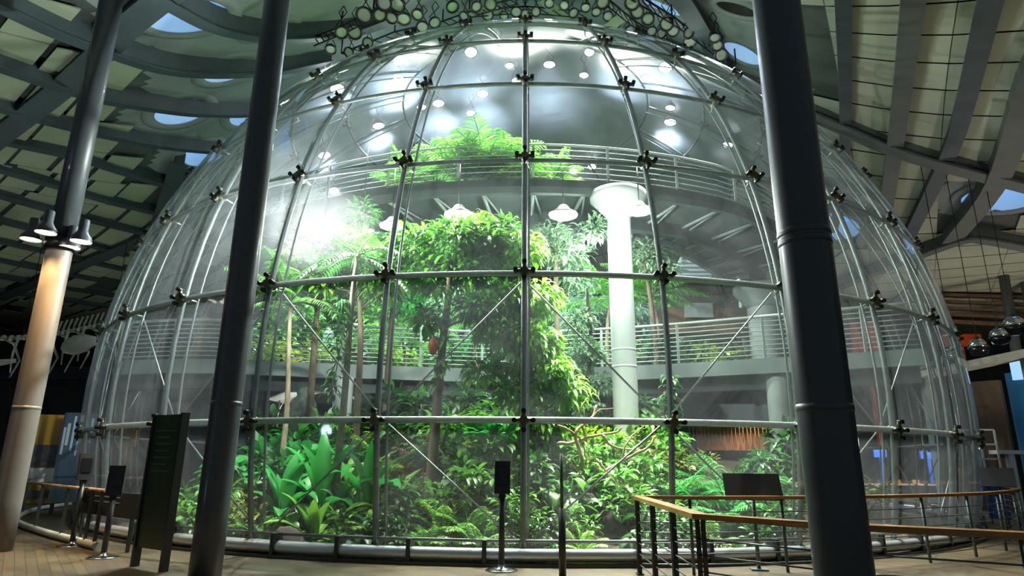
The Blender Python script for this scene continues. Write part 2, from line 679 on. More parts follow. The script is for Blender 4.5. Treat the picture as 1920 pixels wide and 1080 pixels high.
for k, l in enumerate(([(1400, 140), (1530, 195), (1670, 255), (1790, 290), (1925, 325), (1990, 345)], [(1700, 465), (1800, 428), (1850, 428), (1925, 442)],
                       [(1290, -10), (1330, 60), (1370, 130), (1440, 200)])):
    q = MB()
    pth = path_on_roof(l)
    q.sweep(pth, 0.30, 0.62, drop=-0.05)
    q.sweep(pth, 0.50, 0.09, drop=0.55)
    struct(q.build('trim_%d' % (40 + k), 'roof_beam_pale' if k != 2 else 'roof_beam'))


def tiles():
    """white acoustic boards hung under the dark void, one field each side"""
    dA = Vector((0.60, 0.80, 0))
    dB = Vector((-0.80, 0.60, 0))
    q = MB()
    TA, TB = 1.15, 1.95
    for i in range(-30, 42):
        for j in range(-34, 40):
            if (j % 2 == 0):
                pass
            off = 0.0 if j % 3 else 0.25
            c = dA * (i * TA + off) + dB * (j * TB)
            if c.x > 0.5 or c.x < -40 or c.y < -19 or c.y > 38:
                continue
            r = math.hypot(c.x, c.y)
            if r < 12.6 + 0.8 * math.sin(j * 1.7) + 0.4 * math.sin(i * 2.3) or (c.x > -9.6 and c.y < -8.0):
                continue
            if any((c.x - h[0]) ** 2 + (c.y - h[1]) ** 2 < (h[2] + 1.15) ** 2 for h in HOLES):
                continue
            if random.random() < 0.07:
                continue
            dz = 0.10 + 0.05 * ((i * 7 + j * 3) % 3)
            base = len(q.v)
            hw, hl = TA / 2 - 0.075, TB / 2 - 0.04
            for (a, b2) in ((-hw, -hl), (hw, -hl), (hw, hl), (-hw, hl)):
                p = c + dA * a + dB * b2
                q.v.append((p.x, p.y, zr(p.x, p.y) - dz))
            for k in range(4):
                x, y, z = q.v[base + k]
                q.v.append((x, y, z + 0.04))
            for f in ((0, 3, 2, 1), (4, 5, 6, 7), (0, 1, 5, 4), (1, 2, 6, 5), (2, 3, 7, 6), (3, 0, 4, 7)):
                q.face([base + k for k in f], False)
    struct(q.build('ceiling_left', 'roof_tile'))
    dA = Vector((0.50, 0.866, 0))
    dB = Vector((0.866, -0.50, 0))
    q = MB()
    for i in range(-18, 40):
        for j in range(-14, 34):
            TA, TB = 1.55, 2.6
            c = dA * (i * TA) + dB * (j * TB)
            if c.x < 0.6 or c.x > 40 or c.y < -19 or c.y > 38:
                continue
            r = math.hypot(c.x, c.y)
            if r < 10.4 or (c.x < 4.5 and c.y < -8) or any((c.x - h[0]) ** 2 + (c.y - h[1]) ** 2 < (h[2] + 1.3) ** 2 for h in HOLES):
                continue
            base = len(q.v)
            hw, hl = TA / 2 - (0.03 if (i % 2) else 0.045), TB / 2 - 0.01
            for (a, b2) in ((-hw, -hl), (-hw, 0), (-hw, hl), (hw, hl), (hw, 0), (hw, -hl)):
                p = c + dA * a + dB * b2
                q.v.append((p.x, p.y, zr(p.x, p.y) - 0.12))
            q.face([base, base + 1, base + 4, base + 5], False)
            q.face([base + 1, base + 2, base + 3, base + 4], False)
    struct(q.build('ceiling_right', 'roof_tile_warm'))


tiles()

for k, (x, y, r, sky) in enumerate(HOLES):
    z = zr(x, y)
    t = thing('skylight', 'round porthole skylight in the curved ceiling', 'skylight', (x, y, z), group='round portholes in the ceiling')
    e = 0.02
    gx = (zr(x + e, y) - zr(x - e, y)) / (2 * e)
    gy = (zr(x, y + e) - zr(x, y - e)) / (2 * e)
    nrm = Vector((-gx, -gy, 1)).normalized()
    R = nrm.to_track_quat('Z', 'Y').to_matrix()
    q = MB()
    q.lathe([(r + .34, 0.03), (r + .34, -0.03), (r, -0.05), (r - 0.02, 0.0)], n=40, R=R, cap=False)
    q.build('rim', 'roof_plaster', t)
    q = MB()
    n = 40
    prof = [(r, -0.04), (r * 0.97, 0.5), (r * 0.93, 0.95)] if sky else [(r, -0.04), (r, 0.35)]
    base = 0
    for (rr, zz) in prof:
        for a in range(n):
            q.v.append(tuple(R @ Vector((rr * math.cos(2 * PI * a / n), rr * math.sin(2 * PI * a / n), zz))))
    for i in range(len(prof) - 1):
        for a in range(n):
            a2 = (a + 1) % n
            q.face([i * n + a, i * n + a2, (i + 1) * n + a2, (i + 1) * n + a])
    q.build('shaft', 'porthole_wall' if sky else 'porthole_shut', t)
    q = MB()
    rr, zz = prof[-1]
    for a in range(n):
        q.v.append(tuple(R @ Vector((rr * math.cos(2 * PI * a / n), rr * math.sin(2 * PI * a / n), zz))))
    q.face(list(range(n)), False)
    q.build('pane', 'porthole_sky' if sky else 'porthole_shut', t)
PORT_LABELS = ['largest round skylight, top left, above the lamp-bearing column', 'small round skylight beside the top of the near left column',
               'round skylight between the two left columns, second one down', 'round skylight under the curved beam, left of the near left column',
               'round skylight touching the near left column on its left side', 'round skylight lowest on the left, touching the dome outline',
               'faint round skylight immediately right of the near left column', 'round skylight just left of the right column, above the dome shoulder',
               'round skylight at the top edge, behind the right end of the lamp rig', 'dark shuttered round opening beside the top of the right column',
               'round skylight seen through the dome right of the right column', 'faint round skylight at the far right edge of the ceiling']
sk = [o for o in COL.objects if o.name.startswith('skylight')]
for k, o in enumerate(sk):
    if k < len(PORT_LABELS):
        o['label'] = PORT_LABELS[k]


# ------------------------------------------------------------------ the glass dome
def sph(lat, az, r=DR):
    """az measured from the side that faces the camera, positive to the right"""
    return DC + Vector((r * math.cos(lat) * math.sin(az), -r * math.cos(lat) * math.cos(az), r * math.sin(lat)))


LATS = [math.radians(a) for a in (-12.4, -3.72, 6.8, 17.2, 27.5, 37.65, 47.8, 58.0, 68.0)]
NM = 35
STEPM = 2 * PI / NM
dome = thing('glass_dome', 'huge transparent spherical glass dome on tubular steel ribs enclosing the rainforest', 'dome', (0, 0, 0))
q = MB()
lats = [math.radians(-12.4) + (math.radians(90 + 12.4)) * i / 30 for i in range(31)]
NA = 140
for l in lats[:-1]:
    for k in range(NA):
        q.v.append(tuple(sph(l, 2 * PI * k / NA)))
q.v.append(tuple(sph(PI / 2, 0)))
for i in range(29):
    for k in range(NA):
        k2 = (k + 1) % NA
        q.face([i * NA + k, i * NA + k2, (i + 1) * NA + k2, (i + 1) * NA + k])
for k in range(NA):
    q.face([29 * NA + k, 29 * NA + (k + 1) % NA, 30 * NA])
q.build('glass_shell', 'dome_glass', dome)
for m_ in range(NM):
    az = m_ * STEPM
    q = MB()
    top = LATS[8] if m_ % 2 == 0 else LATS[6]
    ls = [LATS[0] + (top - LATS[0]) * i / 26 for i in range(27)]
    q.tube([sph(l, az, DR - 0.10) for l in ls], 0.052, 8)
    rib = q.build('meridian_rib', 'steel_frame', dome)
    q = MB()
    q.tube([sph(l, az + 0.006, DR - 0.34) for l in ls], 0.024, 6)
    for l in LATS[:7]:
        q.tube([sph(l, az, DR - 0.08), sph(l, az + 0.006, DR - 0.34)], 0.02, 5)
    q.build('tension_rod', 'steel_rod', rib)
for i, l in enumerate(LATS[1:], 1):
    q = MB()
    q.tube([sph(l, 2 * PI * k / 105, DR - 0.10) for k in range(105)], 0.055 if i < 3 else 0.046, 8, closed=True)
    q.build('ring_tube', 'steel_ring' if i < 3 else 'steel_frame', dome)
# base: fat silver pipe with a thin rail above it on brackets
q = MB()
q.tube([(GR * math.sin(2 * PI * k / 105), -GR * math.cos(2 * PI * k / 105), 0.16) for k in range(105)], 0.105, 12, closed=True)
q.build('base_pipe', 'steel_bright', dome)
q = MB()
g2 = GR - 0.05
q.tube([(g2 * math.sin(2 * PI * k / 105), -g2 * math.cos(2 * PI * k / 105), 0.36) for k in range(105)], 0.03, 6, closed=True)
for k in range(70):
    a = 2 * PI * k / 70 + 0.045
    for r_ in (GR + 0.0,):
        q.box((r_ * math.sin(a), -r_ * math.cos(a), 0.19), (0.07, 0.24, 0.38), rz=a)
q.build('base_rail', 'dark_metal', dome)
q = MB()
g3 = GR - 0.02
for k in range(105):
    a = 2 * PI * k / 105
    q.v += [((g3 + .18) * math.sin(a), -(g3 + .18) * math.cos(a), 0.0), ((g3 + .18) * math.sin(a), -(g3 + .18) * math.cos(a), 0.05),
            ((g3 - .2) * math.sin(a), -(g3 - .2) * math.cos(a), 0.05), ((g3 - .2) * math.sin(a), -(g3 - .2) * math.cos(a), 0.0)]
for k in range(105):
    k2 = (k + 1) % 105
    for s_ in range(4):
        s2 = (s_ + 1) % 4
        q.face([k * 4 + s_, k * 4 + s2, k2 * 4 + s2, k2 * 4 + s_], False)
q.build('kerb', 'dark_metal', dome)


def node_mesh(q, l, az):
    """four-way clamp with black bolts"""
    c = sph(l, az, DR + 0.02)
    nrm = (c - DC).normalized()
    e = Vector((math.cos(az), math.sin(az), 0))
    u = nrm.cross(e).normalized()
    q.cur = 0
    q.tube([c - nrm * 0.2, c + nrm * 0.04], 0.075, 8)
    for s_ in (-1, 1):
        q.cur = 0
        q.tube([c, c + e * 0.17 * s_], 0.04, 6)
        q.tube([c, c + u * 0.17 * s_], 0.04, 6)
        q.cur = 1
        q.tube([c + e * 0.15 * s_ - nrm * 0.03, c + e * 0.15 * s_ + nrm * 0.09], 0.042, 7)
        q.tube([c + u * 0.15 * s_ - nrm * 0.03, c + u * 0.15 * s_ + nrm * 0.09], 0.042, 7)


near, rest = [], MB()
for i in range(1, 8):
    for m_ in range(-17, 18):
        near.append((sph(LATS[i], m_ * STEPM), i, m_))
near.sort(key=lambda a: (a[0] - CAMLOC).length)
for k, (p, i, m_) in enumerate(near):
    if i == 7 and m_ % 2:
        continue
    if k < 98:
        q = MB()
        node_mesh(q, LATS[i], m_ * STEPM)
        q.build('node_clamp', ['clamp_brass', 'clamp_dark'], dome)
    else:
        node_mesh(rest, LATS[i], m_ * STEPM)
o = rest.build('node_clamp', ['clamp_brass', 'clamp_dark'], dome)
o['kind'] = 'stuff'
# diagonal ties radiating from every other node of the lowest ring
for m_ in range(-7, 8, 2):
    for (dm, ti) in ((-1, 0), (1, 0), (-1, 2), (1, 2)):
        q = MB()
        a = sph(LATS[1], m_ * STEPM, DR - 0.36)
        b2 = sph(LATS[ti], (m_ + dm) * STEPM, DR - 0.36)
        q.tube([a, b2], 0.017, 6)
        q.build('diagonal_tie', 'steel_rod', dome)


# ------------------------------------------------------------------ interior ground
def bed_z(x, y):
    r = math.hypot(x, y)
    k = max(0.0, min(1.0, (GR - 0.5 - r) / 5.8))
    return 0.05 + 1.65 * k * k * (3 - 2 * k) + 0.10 * min(1, k * 5) * noise.noise(Vector((x * .6, y * .6, 0)))


q = MB()
NR, NQ = 26, 72
for i in range(NR + 1):
    r = (GR - 0.3) * i / NR
    for k in range(NQ):
        a = 2 * PI * k / NQ
        x, y = r * math.sin(a), -r * math.cos(a)
        q.v.append((x, y, bed_z(x, y) if i else bed_z(0, 0)))
for i in range(NR):
    for k in range(NQ):
        k2 = (k + 1) % NQ
        q.face([i * NQ + k, i * NQ + k2, (i + 1) * NQ + k2, (i + 1) * NQ + k])
tag(q.build('planting_bed', 'soil'), 'dark soil planting bed covering the floor inside the dome', 'planting bed', kind='stuff')


# ------------------------------------------------------------------ decks inside
def catmull(P, n=6):
    P = [Vector(p) for p in P]
    out = []
    for i in range(len(P) - 1):
        p0 = P[i - 1] if i else P[0] * 2 - P[1]
        p3 = P[i + 2] if i + 2 < len(P) else P[-1] * 2 - P[-2]
        for k in range(n):
            t = k / n
            out.append(0.5 * ((2 * P[i]) + (-p0 + P[i + 1]) * t + (2 * p0 - 5 * P[i] + 4 * P[i + 1] - p3) * t * t + (-p0 + 3 * P[i] - 3 * P[i + 1] + p3) * t ** 3))
    out.append(P[-1])
    return out


def slab(edge, back, zt, thick, name, m_, parent):
    q = MB()
    n = len(edge)
    for a, b2 in zip(edge, back):
        for p in (a, b2):
            z = p.z if zt is None else zt
            q.v.append((p.x, p.y, z))
            q.v.append((p.x, p.y, z - thick))
    for i in range(n - 1):
        a = i * 4
        b2 = a + 4
        q.face([a, b2, b2 + 2, a + 2], False)
        q.face([a + 1, a + 3, b2 + 3, b2 + 1], False)
        q.face([a, a + 1, b2 + 1, b2], False)
        q.face([a + 2, b2 + 2, b2 + 3, a + 3], False)
    q.face([0, 2, 3, 1], False)
    a = (n - 1) * 4
    q.face([a, a + 1, a + 3, a + 2], False)
    return q.build(name, m_, parent)


def railing(path, h, parent, nbars=7, post_every=5, r=0.022, m_='rail_paint', wires=True):
    q = MB()
    q.tube([p + Vector((0, 0, h)) for p in path], r * 1.5, 6)
    q.build('handrail', m_, parent)
    q = MB()
    for k in range(nbars):
        z = 0.12 + (h - 0.2) * k / (nbars - 0.5)
        q.tube([p + Vector((0, 0, z)) for p in path], r * 0.62, 5)
    q.build('rail_wires', m_, parent)
    for i in range(0, len(path), post_every):
        q = MB()
        q.box(path[i] + Vector((0, 0, h / 2)), (0.07, 0.05, h))
        q.build('post', m_, parent)


low = catmull([(-12.3, -5.2, 4.4), (-9.4, -5.7, 4.4), (-5.6, -4.9, 4.4), (-2.2, -4.2, 4.4), (0.3, -4.1, 4.4), (3.5, -5.0, 4.4), (6.7, -6.5, 4.4), (10.0, -8.2, 4.4)], 6)
lowback = [Vector((p.x * 0.97, p.y + 7.6 + 0.02 * p.x * p.x * 0, 4.4)) for p in low]
t = thing('walkway', 'lower curved concrete walkway crossing the middle of the dome', 'walkway')
slab(low, lowback, 4.4, 0.42, 'deck_slab', 'deck_fascia', t)
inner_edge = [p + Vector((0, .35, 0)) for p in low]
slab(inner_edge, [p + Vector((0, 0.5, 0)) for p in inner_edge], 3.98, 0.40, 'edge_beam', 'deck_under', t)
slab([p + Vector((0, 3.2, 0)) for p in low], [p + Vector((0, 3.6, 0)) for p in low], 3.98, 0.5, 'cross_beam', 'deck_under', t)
t = thing('railing', 'pale horizontal-wire railing along the lower walkway inside the dome', 'railing')
railing([p + Vector((0, 0.12, 0)) for p in low], 1.2, t, nbars=8, post_every=4, r=0.03)

up_n = [Vector((14 * math.sin(a), 6.5 - 14 * math.cos(a), 9.3 - (0.9 * max(0, a - .45) ** 1.2 * 3))) for a in [math.radians(d) for d in range(-44, 49, 3)]]
up_f = [Vector((10.6 * math.sin(a), 6.5 - 10.6 * math.cos(a), 9.3 - (0.9 * max(0, a - .45) ** 1.2 * 3))) for a in [math.radians(d) for d in range(-44, 49, 3)]]
t = thing('walkway', 'upper curved walkway high in the dome with a ribbed grey underside', 'walkway')
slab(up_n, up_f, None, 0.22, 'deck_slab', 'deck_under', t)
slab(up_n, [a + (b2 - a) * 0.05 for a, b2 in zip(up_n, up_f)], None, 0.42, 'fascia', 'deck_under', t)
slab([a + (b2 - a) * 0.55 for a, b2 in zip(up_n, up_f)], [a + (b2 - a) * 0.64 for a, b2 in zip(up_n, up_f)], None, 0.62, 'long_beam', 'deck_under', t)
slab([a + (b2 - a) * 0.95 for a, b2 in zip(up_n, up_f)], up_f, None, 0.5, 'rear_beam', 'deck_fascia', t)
for i in range(1, len(up_n) - 1, 2):
    q = MB()
    a, b2 = up_n[i], up_f[i]
    q.tube([a + Vector((0, 0.1, -0.32)), b2 + Vector((0, 0, -0.32))], 0.06, 4)
    q.tube([a + Vector((0, 0.1, -0.32)), up_f[i + 1] + Vector((0, 0, -0.32))], 0.035, 4)
    q.build('cross_rib', 'deck_fascia', t)
t = thing('railing', 'thin railing along the front edge of the upper walkway', 'railing')
railing([p + (f_ - p) * .04 for p, f_ in zip(up_n, up_f)], 1.15, t, nbars=6, post_every=3, r=0.022)
# third, narrow walkway far back, and stepped terrace at the right rear
far = [Vector((10.8 * math.sin(a), -10.8 * math.cos(a), 6.6)) for a in [math.radians(d) for d in range(95, 180, 5)]]
farb = [Vector((12.2 * math.sin(a), -12.2 * math.cos(a), 6.6)) for a in [math.radians(d) for d in range(95, 180, 5)]]
t = thing('walkway', 'distant walkway curving round the back right of the dome', 'walkway')
slab(far, farb, 6.6, 0.35, 'deck_slab', 'deck_fascia', t)
t = thing('railing', 'railing of the distant walkway at the back right of the dome', 'railing')
railing(far, 1.1, t, nbars=6, post_every=3)
# pale stair and beam at the right rear, under the end of the upper walkway
t = thing('staircase', 'short pale staircase at the right rear under the upper walkway', 'stairs')
for k in range(6):
    p = ony(1292 + 4 * k, 524 - 8 * k, 1.0 + .3 * k)
    MB().box(p, (1.5, .34, .09)).build('step', 'concrete_white', t)
for s_ in (-.78, .78):
    a, b2 = ony(1292, 528, 1.0), ony(1312, 482, 2.5)
    MB().tube([a + Vector((s_, 0, 0)), b2 + Vector((s_, 0, 0))], .06, 6).build('stringer', 'rail_paint', t)
p = ony(1420, 492, 0.5)
t = thing('beam_end', 'white beam end on a thin post at the right rear above the grey column', 'beam')
MB().box(p, (1.7, .5, .42), R=Matrix.Rotation(.12, 3, 'Y')).build('beam', 'concrete_white', t)
p2 = ony(1385, 520, .4)
MB().tube([(p2.x, p2.y, 4.4), (p2.x, p2.y, p.z + .6)], .09, 8).build('post', 'rail_paint', t)


def column(name, label, x, y, r, z0, z1, m_, cap=None, group=None, collar=None):
    t = thing(name, label, 'column', (x, y, z0), group=group)
    q = MB()
    n = 14
    q.tube([(0, 0, (z1 - z0) * i / n) for i in range(n + 1)], r, 32)
    q.build('shaft', m_, t)
    if cap:
        q = MB()
        q.lathe([(r, 0), (r + .05, .1), (cap, .55), (cap, .75)], c=(0, 0, z1 - z0 - 0.75), n=32)
        q.build('capital', m_, t)
    for z in (collar or ()):
        q = MB()
        q.lathe([(r, 0), (r + .005, .01), (r + .005, .035), (r, .06)], c=(0, 0, z - z0), n=32)
        q.build('weld_ring', m_, t)
    return t


p = dep(1168, 620, 17.2)
column('concrete_column', 'thick white concrete column standing in the middle right of the rainforest', p.x, p.y, 0.33, 0.4, 9.0, 'concrete_white', cap=.8, collar=(4.0, 4.45))
p = ony(1432, 600, -3.0)
column('concrete_column', 'grey concrete column at the right rear beside the railing', p.x, p.y, 0.5, 4.4, 7.4, 'concrete_grey', cap=0.9)
p = ony(1470, 830, -6.2)
column('concrete_column', 'grey round column below the walkway near the right dome edge', p.x, p.y, 0.32, 0.3, 3.98, 'concrete_grey')
p = ony(640, 780, -5.0)
column('concrete_column', 'pale column below the walkway behind the slender palm', p.x, p.y, 0.28, 0.3, 3.98, 'concrete_grey')

# rear of the garden: pale inner walls, planter walls
t = thing('planter_wall', 'pale curved planter wall behind the lower walkway on the left', 'planter')
q = MB()
W1 = [Vector((10.6 * math.sin(a), -10.6 * math.cos(a), 0)) for a in [math.radians(d) for d in range(185, 262, 6)]]
slab([p + Vector((0, 0, 5.2)) for p in W1], [p * 0.97 + Vector((0, 0, 5.2)) for p in W1], 5.2, 4.8, 'wall_body', 'concrete_white', t)
t = thing('planter_wall', 'pale curved planter wall behind the lower walkway on the right', 'planter')
W1 = [Vector((9.0 * math.sin(a), -9.0 * math.cos(a) + 1, 0)) for a in [math.radians(d) for d in range(110, 178, 6)]]
slab([p + Vector((0, 0, 5.9)) for p in W1], [p * 0.97 + Vector((0, 0, 5.9)) for p in W1], 5.9, 5.5, 'wall_body', 'concrete_grey', t)
p = ony(1330, 585, -2.2)
t = tag(MB().box((p.x, p.y, p.z - .4), (3.6, 0.9, 0.9)).build('planter_box', 'wood_wall'), 'brown planter box on the walkway at the right, overflowing with plants', 'planter')
p = ony(1310, 582, -2.8)
tag(MB().box(p, (0.95, 0.1, 0.5)).build('grey_sign', 'concrete_grey'), 'small grey panel in front of the brown planter box', 'sign')
# under the deck: rear wall panels
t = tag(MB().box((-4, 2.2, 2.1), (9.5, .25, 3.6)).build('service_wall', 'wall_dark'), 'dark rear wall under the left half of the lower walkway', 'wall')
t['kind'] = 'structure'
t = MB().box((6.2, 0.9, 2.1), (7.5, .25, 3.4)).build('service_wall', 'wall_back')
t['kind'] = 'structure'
p = ony(1400, 822, -3.2)
tag(MB().box(p, (3.1, .12, 0.75)).build('timber_panel', 'wood_panel'), 'orange-brown timber panel low at the right behind the bead strings', 'panel')
cur = thing('bead_curtain', 'curtain of thin hanging strings in front of the orange timber panel', 'curtain')
q = MB()
for k in range(26):
    p = ony(1292 + k * 7.2, 800, -3.6)
    ln = random.uniform(.45, 1.05)
    q.tube([p + Vector((0, 0, 0.1)), p + Vector((random.uniform(-.03, .03), 0, -ln))], 0.014, 5)
o = q.build('strings', 'branch_wood', cur)
o['kind'] = 'stuff'
q = MB()
a, b2 = ony(1285, 797, -3.6), ony(1480, 797, -3.6)
q.tube([a + Vector((0, 0, .1)), b2 + Vector((0, 0, .1))], 0.04, 6)
q.build('top_rail', 'dark_metal', cur)

# white canopy with the dark thatched form in front of it
t = thing('canopy', 'white lit fabric canopy below the walkway at the left', 'canopy')
c = ony(585, 745, -4.6)
q = MB()
n = 18
for i in range(n + 1):
    u = i / n * 2 - 1
    for z in (0, -0.06):
        for (yy, k) in ((0, 1.0), (1.5, 0.8)):
            q.v.append((c.x + u * 1.35, c.y + yy, c.z + 0.52 * (1 - abs(u) ** 1.2) * k - 0.02 + z))
for i in range(n):
    a = i * 4
    q.face([a, a + 4, a + 5, a + 1])
    q.face([a + 2, a + 3, a + 7, a + 6])
    q.face([a, a + 2, a + 6, a + 4])
q.build('fabric', 'canopy_white', t)
for s_ in (-1.25, 1.25):
    MB().tube([(c.x + s_, c.y + .7, 0.4), (c.x + s_, c.y + .7, c.z)], 0.03, 6).build('pole', 'steel_rod', t)
light('canopy_lamp_light', 'POINT', (c.x, c.y + 0.3, c.z - 0.7), 60, (1, 1, 0.9), size=0.2)
c = ony(566, 790, -7.0)
q = MB()
q.lathe([(0.42, -0.95), (0.40, -.6), (0.36, -0.25), (0.43, 0.0), (0.38, 0.22), (0.30, 0.30), (0.33, 0.42), (0.24, 0.58), (0.16, 0.66), (0.17, .76), (0.12, 0.86), (0.0, 0.9)], c=c, n=18)
for i in range(len(q.v)):
    v = Vector(q.v[i])
    v += Vector((noise.noise(v * 4), noise.noise(v * 4 + Vector((9, 0, 0))), 0)) * 0.09
    q.v[i] = tuple(v)
tag(q.build('thatched_form', 'thatch'), 'dark layered dome-shaped thatched form in front of the white canopy', 'sculpture')


# ------------------------------------------------------------------ plants
def rnd(a, b2):
    return random.uniform(a, b2)


def rdir(zmin=-1.0, zmax=1.0):
    z = rnd(zmin, zmax)
    a = rnd(0, 2 * PI)
    s_ = math.sqrt(max(0, 1 - z * z))
    return Vector((s_ * math.cos(a), s_ * math.sin(a), z))


def blob_leaves(q, c, rad, n, L, W, kind=0, droop=0.5, flat=0.7, segs=3):
    c = Vector(c)
    for _ in range(n):
        d = rdir()
        rr = rnd(0.35, 1.0)
        p = c + Vector((d.x * rad, d.y * rad, d.z * rad * flat)) * rr
        out_ = Vector((d.x, d.y, d.z * 0.5 + 0.15)) + rdir() * 0.6
        q.leaf(p, out_, Vector((rnd(-.5, .5), rnd(-.5, .5), 1)), L * rnd(.6, 1.25), W * rnd(.7, 1.2), droop, kind, segs)


def frond(q, stem, p, az, elev, L, nl, ll, lw, droop=1.1):
    """feather frond: rachis curves over, leaflets both sides"""
    p = Vector(p)
    d = Vector((math.cos(az) * math.cos(elev), math.sin(az) * math.cos(elev), math.sin(elev)))
    pts = [p.copy()]
    n = 9
    for i in range(n):
        p = p + d * (L / n)
        pts.append(p.copy())
        d = (d + Vector((0, 0, -droop / n * (0.5 + i / n)))).normalized()
    stem.tube(pts, [0.018 * (1 - .8 * i / n) + 0.003 for i in range(n + 1)], 4)
    for i in range(nl):
        t = 0.12 + 0.88 * i / nl
        k = t * n
        i0 = min(int(k), n - 1)
        q0 = pts[i0].lerp(pts[i0 + 1], k - i0)
        dd = (pts[i0 + 1] - pts[i0]).normalized()
        s_ = dd.cross(Vector((0, 0, 1)))
        if s_.length < .01:
            s_ = Vector((math.sin(az), -math.cos(az), 0))
        s_.normalize()
        le = ll * math.sin(PI * min(.97, 0.15 + t * 0.82)) ** 0.7
        for sg in (-1, 1):
            q.leaf(q0, s_ * sg + dd * 0.65 + Vector((0, 0, 0.1)), Vector((0, 0, 1)) + rdir() * .15, le * rnd(.85, 1.1), lw, 0.55, 0, 3, 0.1)


PROTO = {}


def finish(root):
    return root


def unproto(root):
    """prototype builders link straight away; first placement moves it"""
    return root


def make_palm(h, nf, L, lean=0.3, m_='leaf_mid', bark='bark_pale', ll=0.5, lw=0.05, r=0.09, elev=(0.0, 1.1), nl=22):
    t = thing('palm_tree', '', 'palm')
    pts = [Vector((lean * (i / 10) ** 2, 0.1 * math.sin(i), h * i / 10)) for i in range(11)]
    MB().tube(pts, [r * (1.25 - .5 * i / 10) for i in range(11)], 9).build('trunk', bark, t)
    for k in range(nf):
        q, s_ = MB(), MB()
        frond(q, s_, pts[-1], 2 * PI * k / nf + rnd(-.2, .2), rnd(*elev), L * rnd(.8, 1.1), nl, ll, lw)
        f = q.build('frond', m_, t)
        s_.build('midrib', 'stem_green', f)
    return t


def make_fern(nf, L, m_, ll=0.22, lw=0.04, elev=(0.3, 1.2), nl=20, name='fern', cat='fern', droop=1.3):
    t = thing(name, '', cat)
    for k in range(nf):
        q = MB()
        frond(q, q, (0, 0, 0.02), 2 * PI * k / nf + rnd(-.3, .3), rnd(*elev), L * rnd(.7, 1.1), nl, ll, lw, droop)
        q.build('frond', m_, t)
    return t


def make_bigleaf(n, L, W, m_, stemh=0.4, kind=2, elev=(0.7, 1.4), name='broad_leaf_plant', cat='plant', droop=0.7):
    t = thing(name, '', cat)
    for k in range(n):
        q = MB()
        az = 2 * PI * k / n * 1.618 * 2 + rnd(-.2, .2)
        e = rnd(*elev)
        d = Vector((math.cos(az) * math.cos(e), math.sin(az) * math.cos(e), math.sin(e)))
        h = stemh * rnd(.6, 1.3)
        a = d * h
        q.cur = 0
        q.tube([(0, 0, 0), a * .5, a], 0.012, 5)
        q.cur = 1
        side = d.cross(Vector((0, 0, 1))).normalized()
        if kind == 1:
            d2 = Vector((d.x, d.y, -0.1))
        else:
            d2 = d
        q.leaf(a, d2, side.cross(d2) + rdir() * .2, L * rnd(.75, 1.15), W * rnd(.8, 1.1), droop, kind, 7, 0.16)
        q.build('leaf', ['stem_green', m_], t)
    return t


def make_bush(blobs, n, L, W, m_, kind=0, droop=.5, name='shrub', cat='shrub', stems=True):
    t = thing(name, '', cat)
    q = MB()
    for (c, r) in blobs:
        blob_leaves(q, c, r, n, L, W, kind, droop)
    q.build('foliage', m_, t)
    if stems:
        q = MB()
        for (c, r) in blobs:
            c = Vector(c)
            q.tube([(c.x * .1, c.y * .1, -0.05), (c.x * .5, c.y * .5, c.z * .5), c], [0.03, 0.022, 0.012], 5)
        q.build('stems', 'bark', t)
    return t


def make_tree(trunk, r0, r1, blobs, n, L, W, m_, bark='bark', kind=0, droop=.8, name='rainforest_tree', label=''):
    """trunk: world points relative to the base"""
    t = thing(name, label, 'tree')
    pts = catmull(trunk, 4)
    N = len(pts)
    MB().tube(pts, [r0 + (r1 - r0) * i / (N - 1) for i in range(N)], 10).build('trunk', bark, t)
    q = MB()
    for (c, r) in blobs:
        c = Vector(c)
        best = min(pts, key=lambda p: (p - (c - Vector((0, 0, .6)))).length)
        mid = best.lerp(c, .5) + Vector((0, 0, -.12))
        q.tube([best, mid, c], [r1 * .6, r1 * .42, 0.012], 5)
    q.build('branches', bark, t)
    q = MB()
    for (c, r) in blobs:
        blob_leaves(q, c, r, int(n * r * r * 11), L, W, kind, droop)
    q.build('foliage', m_, t)
    return t


def place(t, p, label, s=1.0, rz=None, group=None):
    t.location = p
    t.scale = (s, s, s)
    t.rotation_euler = (0, 0, rnd(0, 6.28) if rz is None else rz)
    t['label'] = label
    if group:
        t['group'] = group
    return t


def blobs_px(lst, base):
    """(px, py, Y, radius) crown clusters, relative to the base"""
    return [(ony(x, y, Y) - base, r) for (x, y, Y, r) in lst]


def tree_px(trunk_px, r0, r1, blobs, n, L, W, m_, label, **k):
    b0 = ony(*trunk_px[0])
    base = Vector((b0.x, b0.y, max(b0.z, 0.0) if k.pop('keep', False) else bed_z(b0.x, b0.y) - .05))
    pts = [ony(*p) - base for p in trunk_px]
    pts[0] = Vector((pts[0].x, pts[0].y, 0.0))
    t = make_tree(pts, r0, r1, blobs_px(blobs, base), n, L, W, m_, label=label, **k)
    t.location = base
    return t


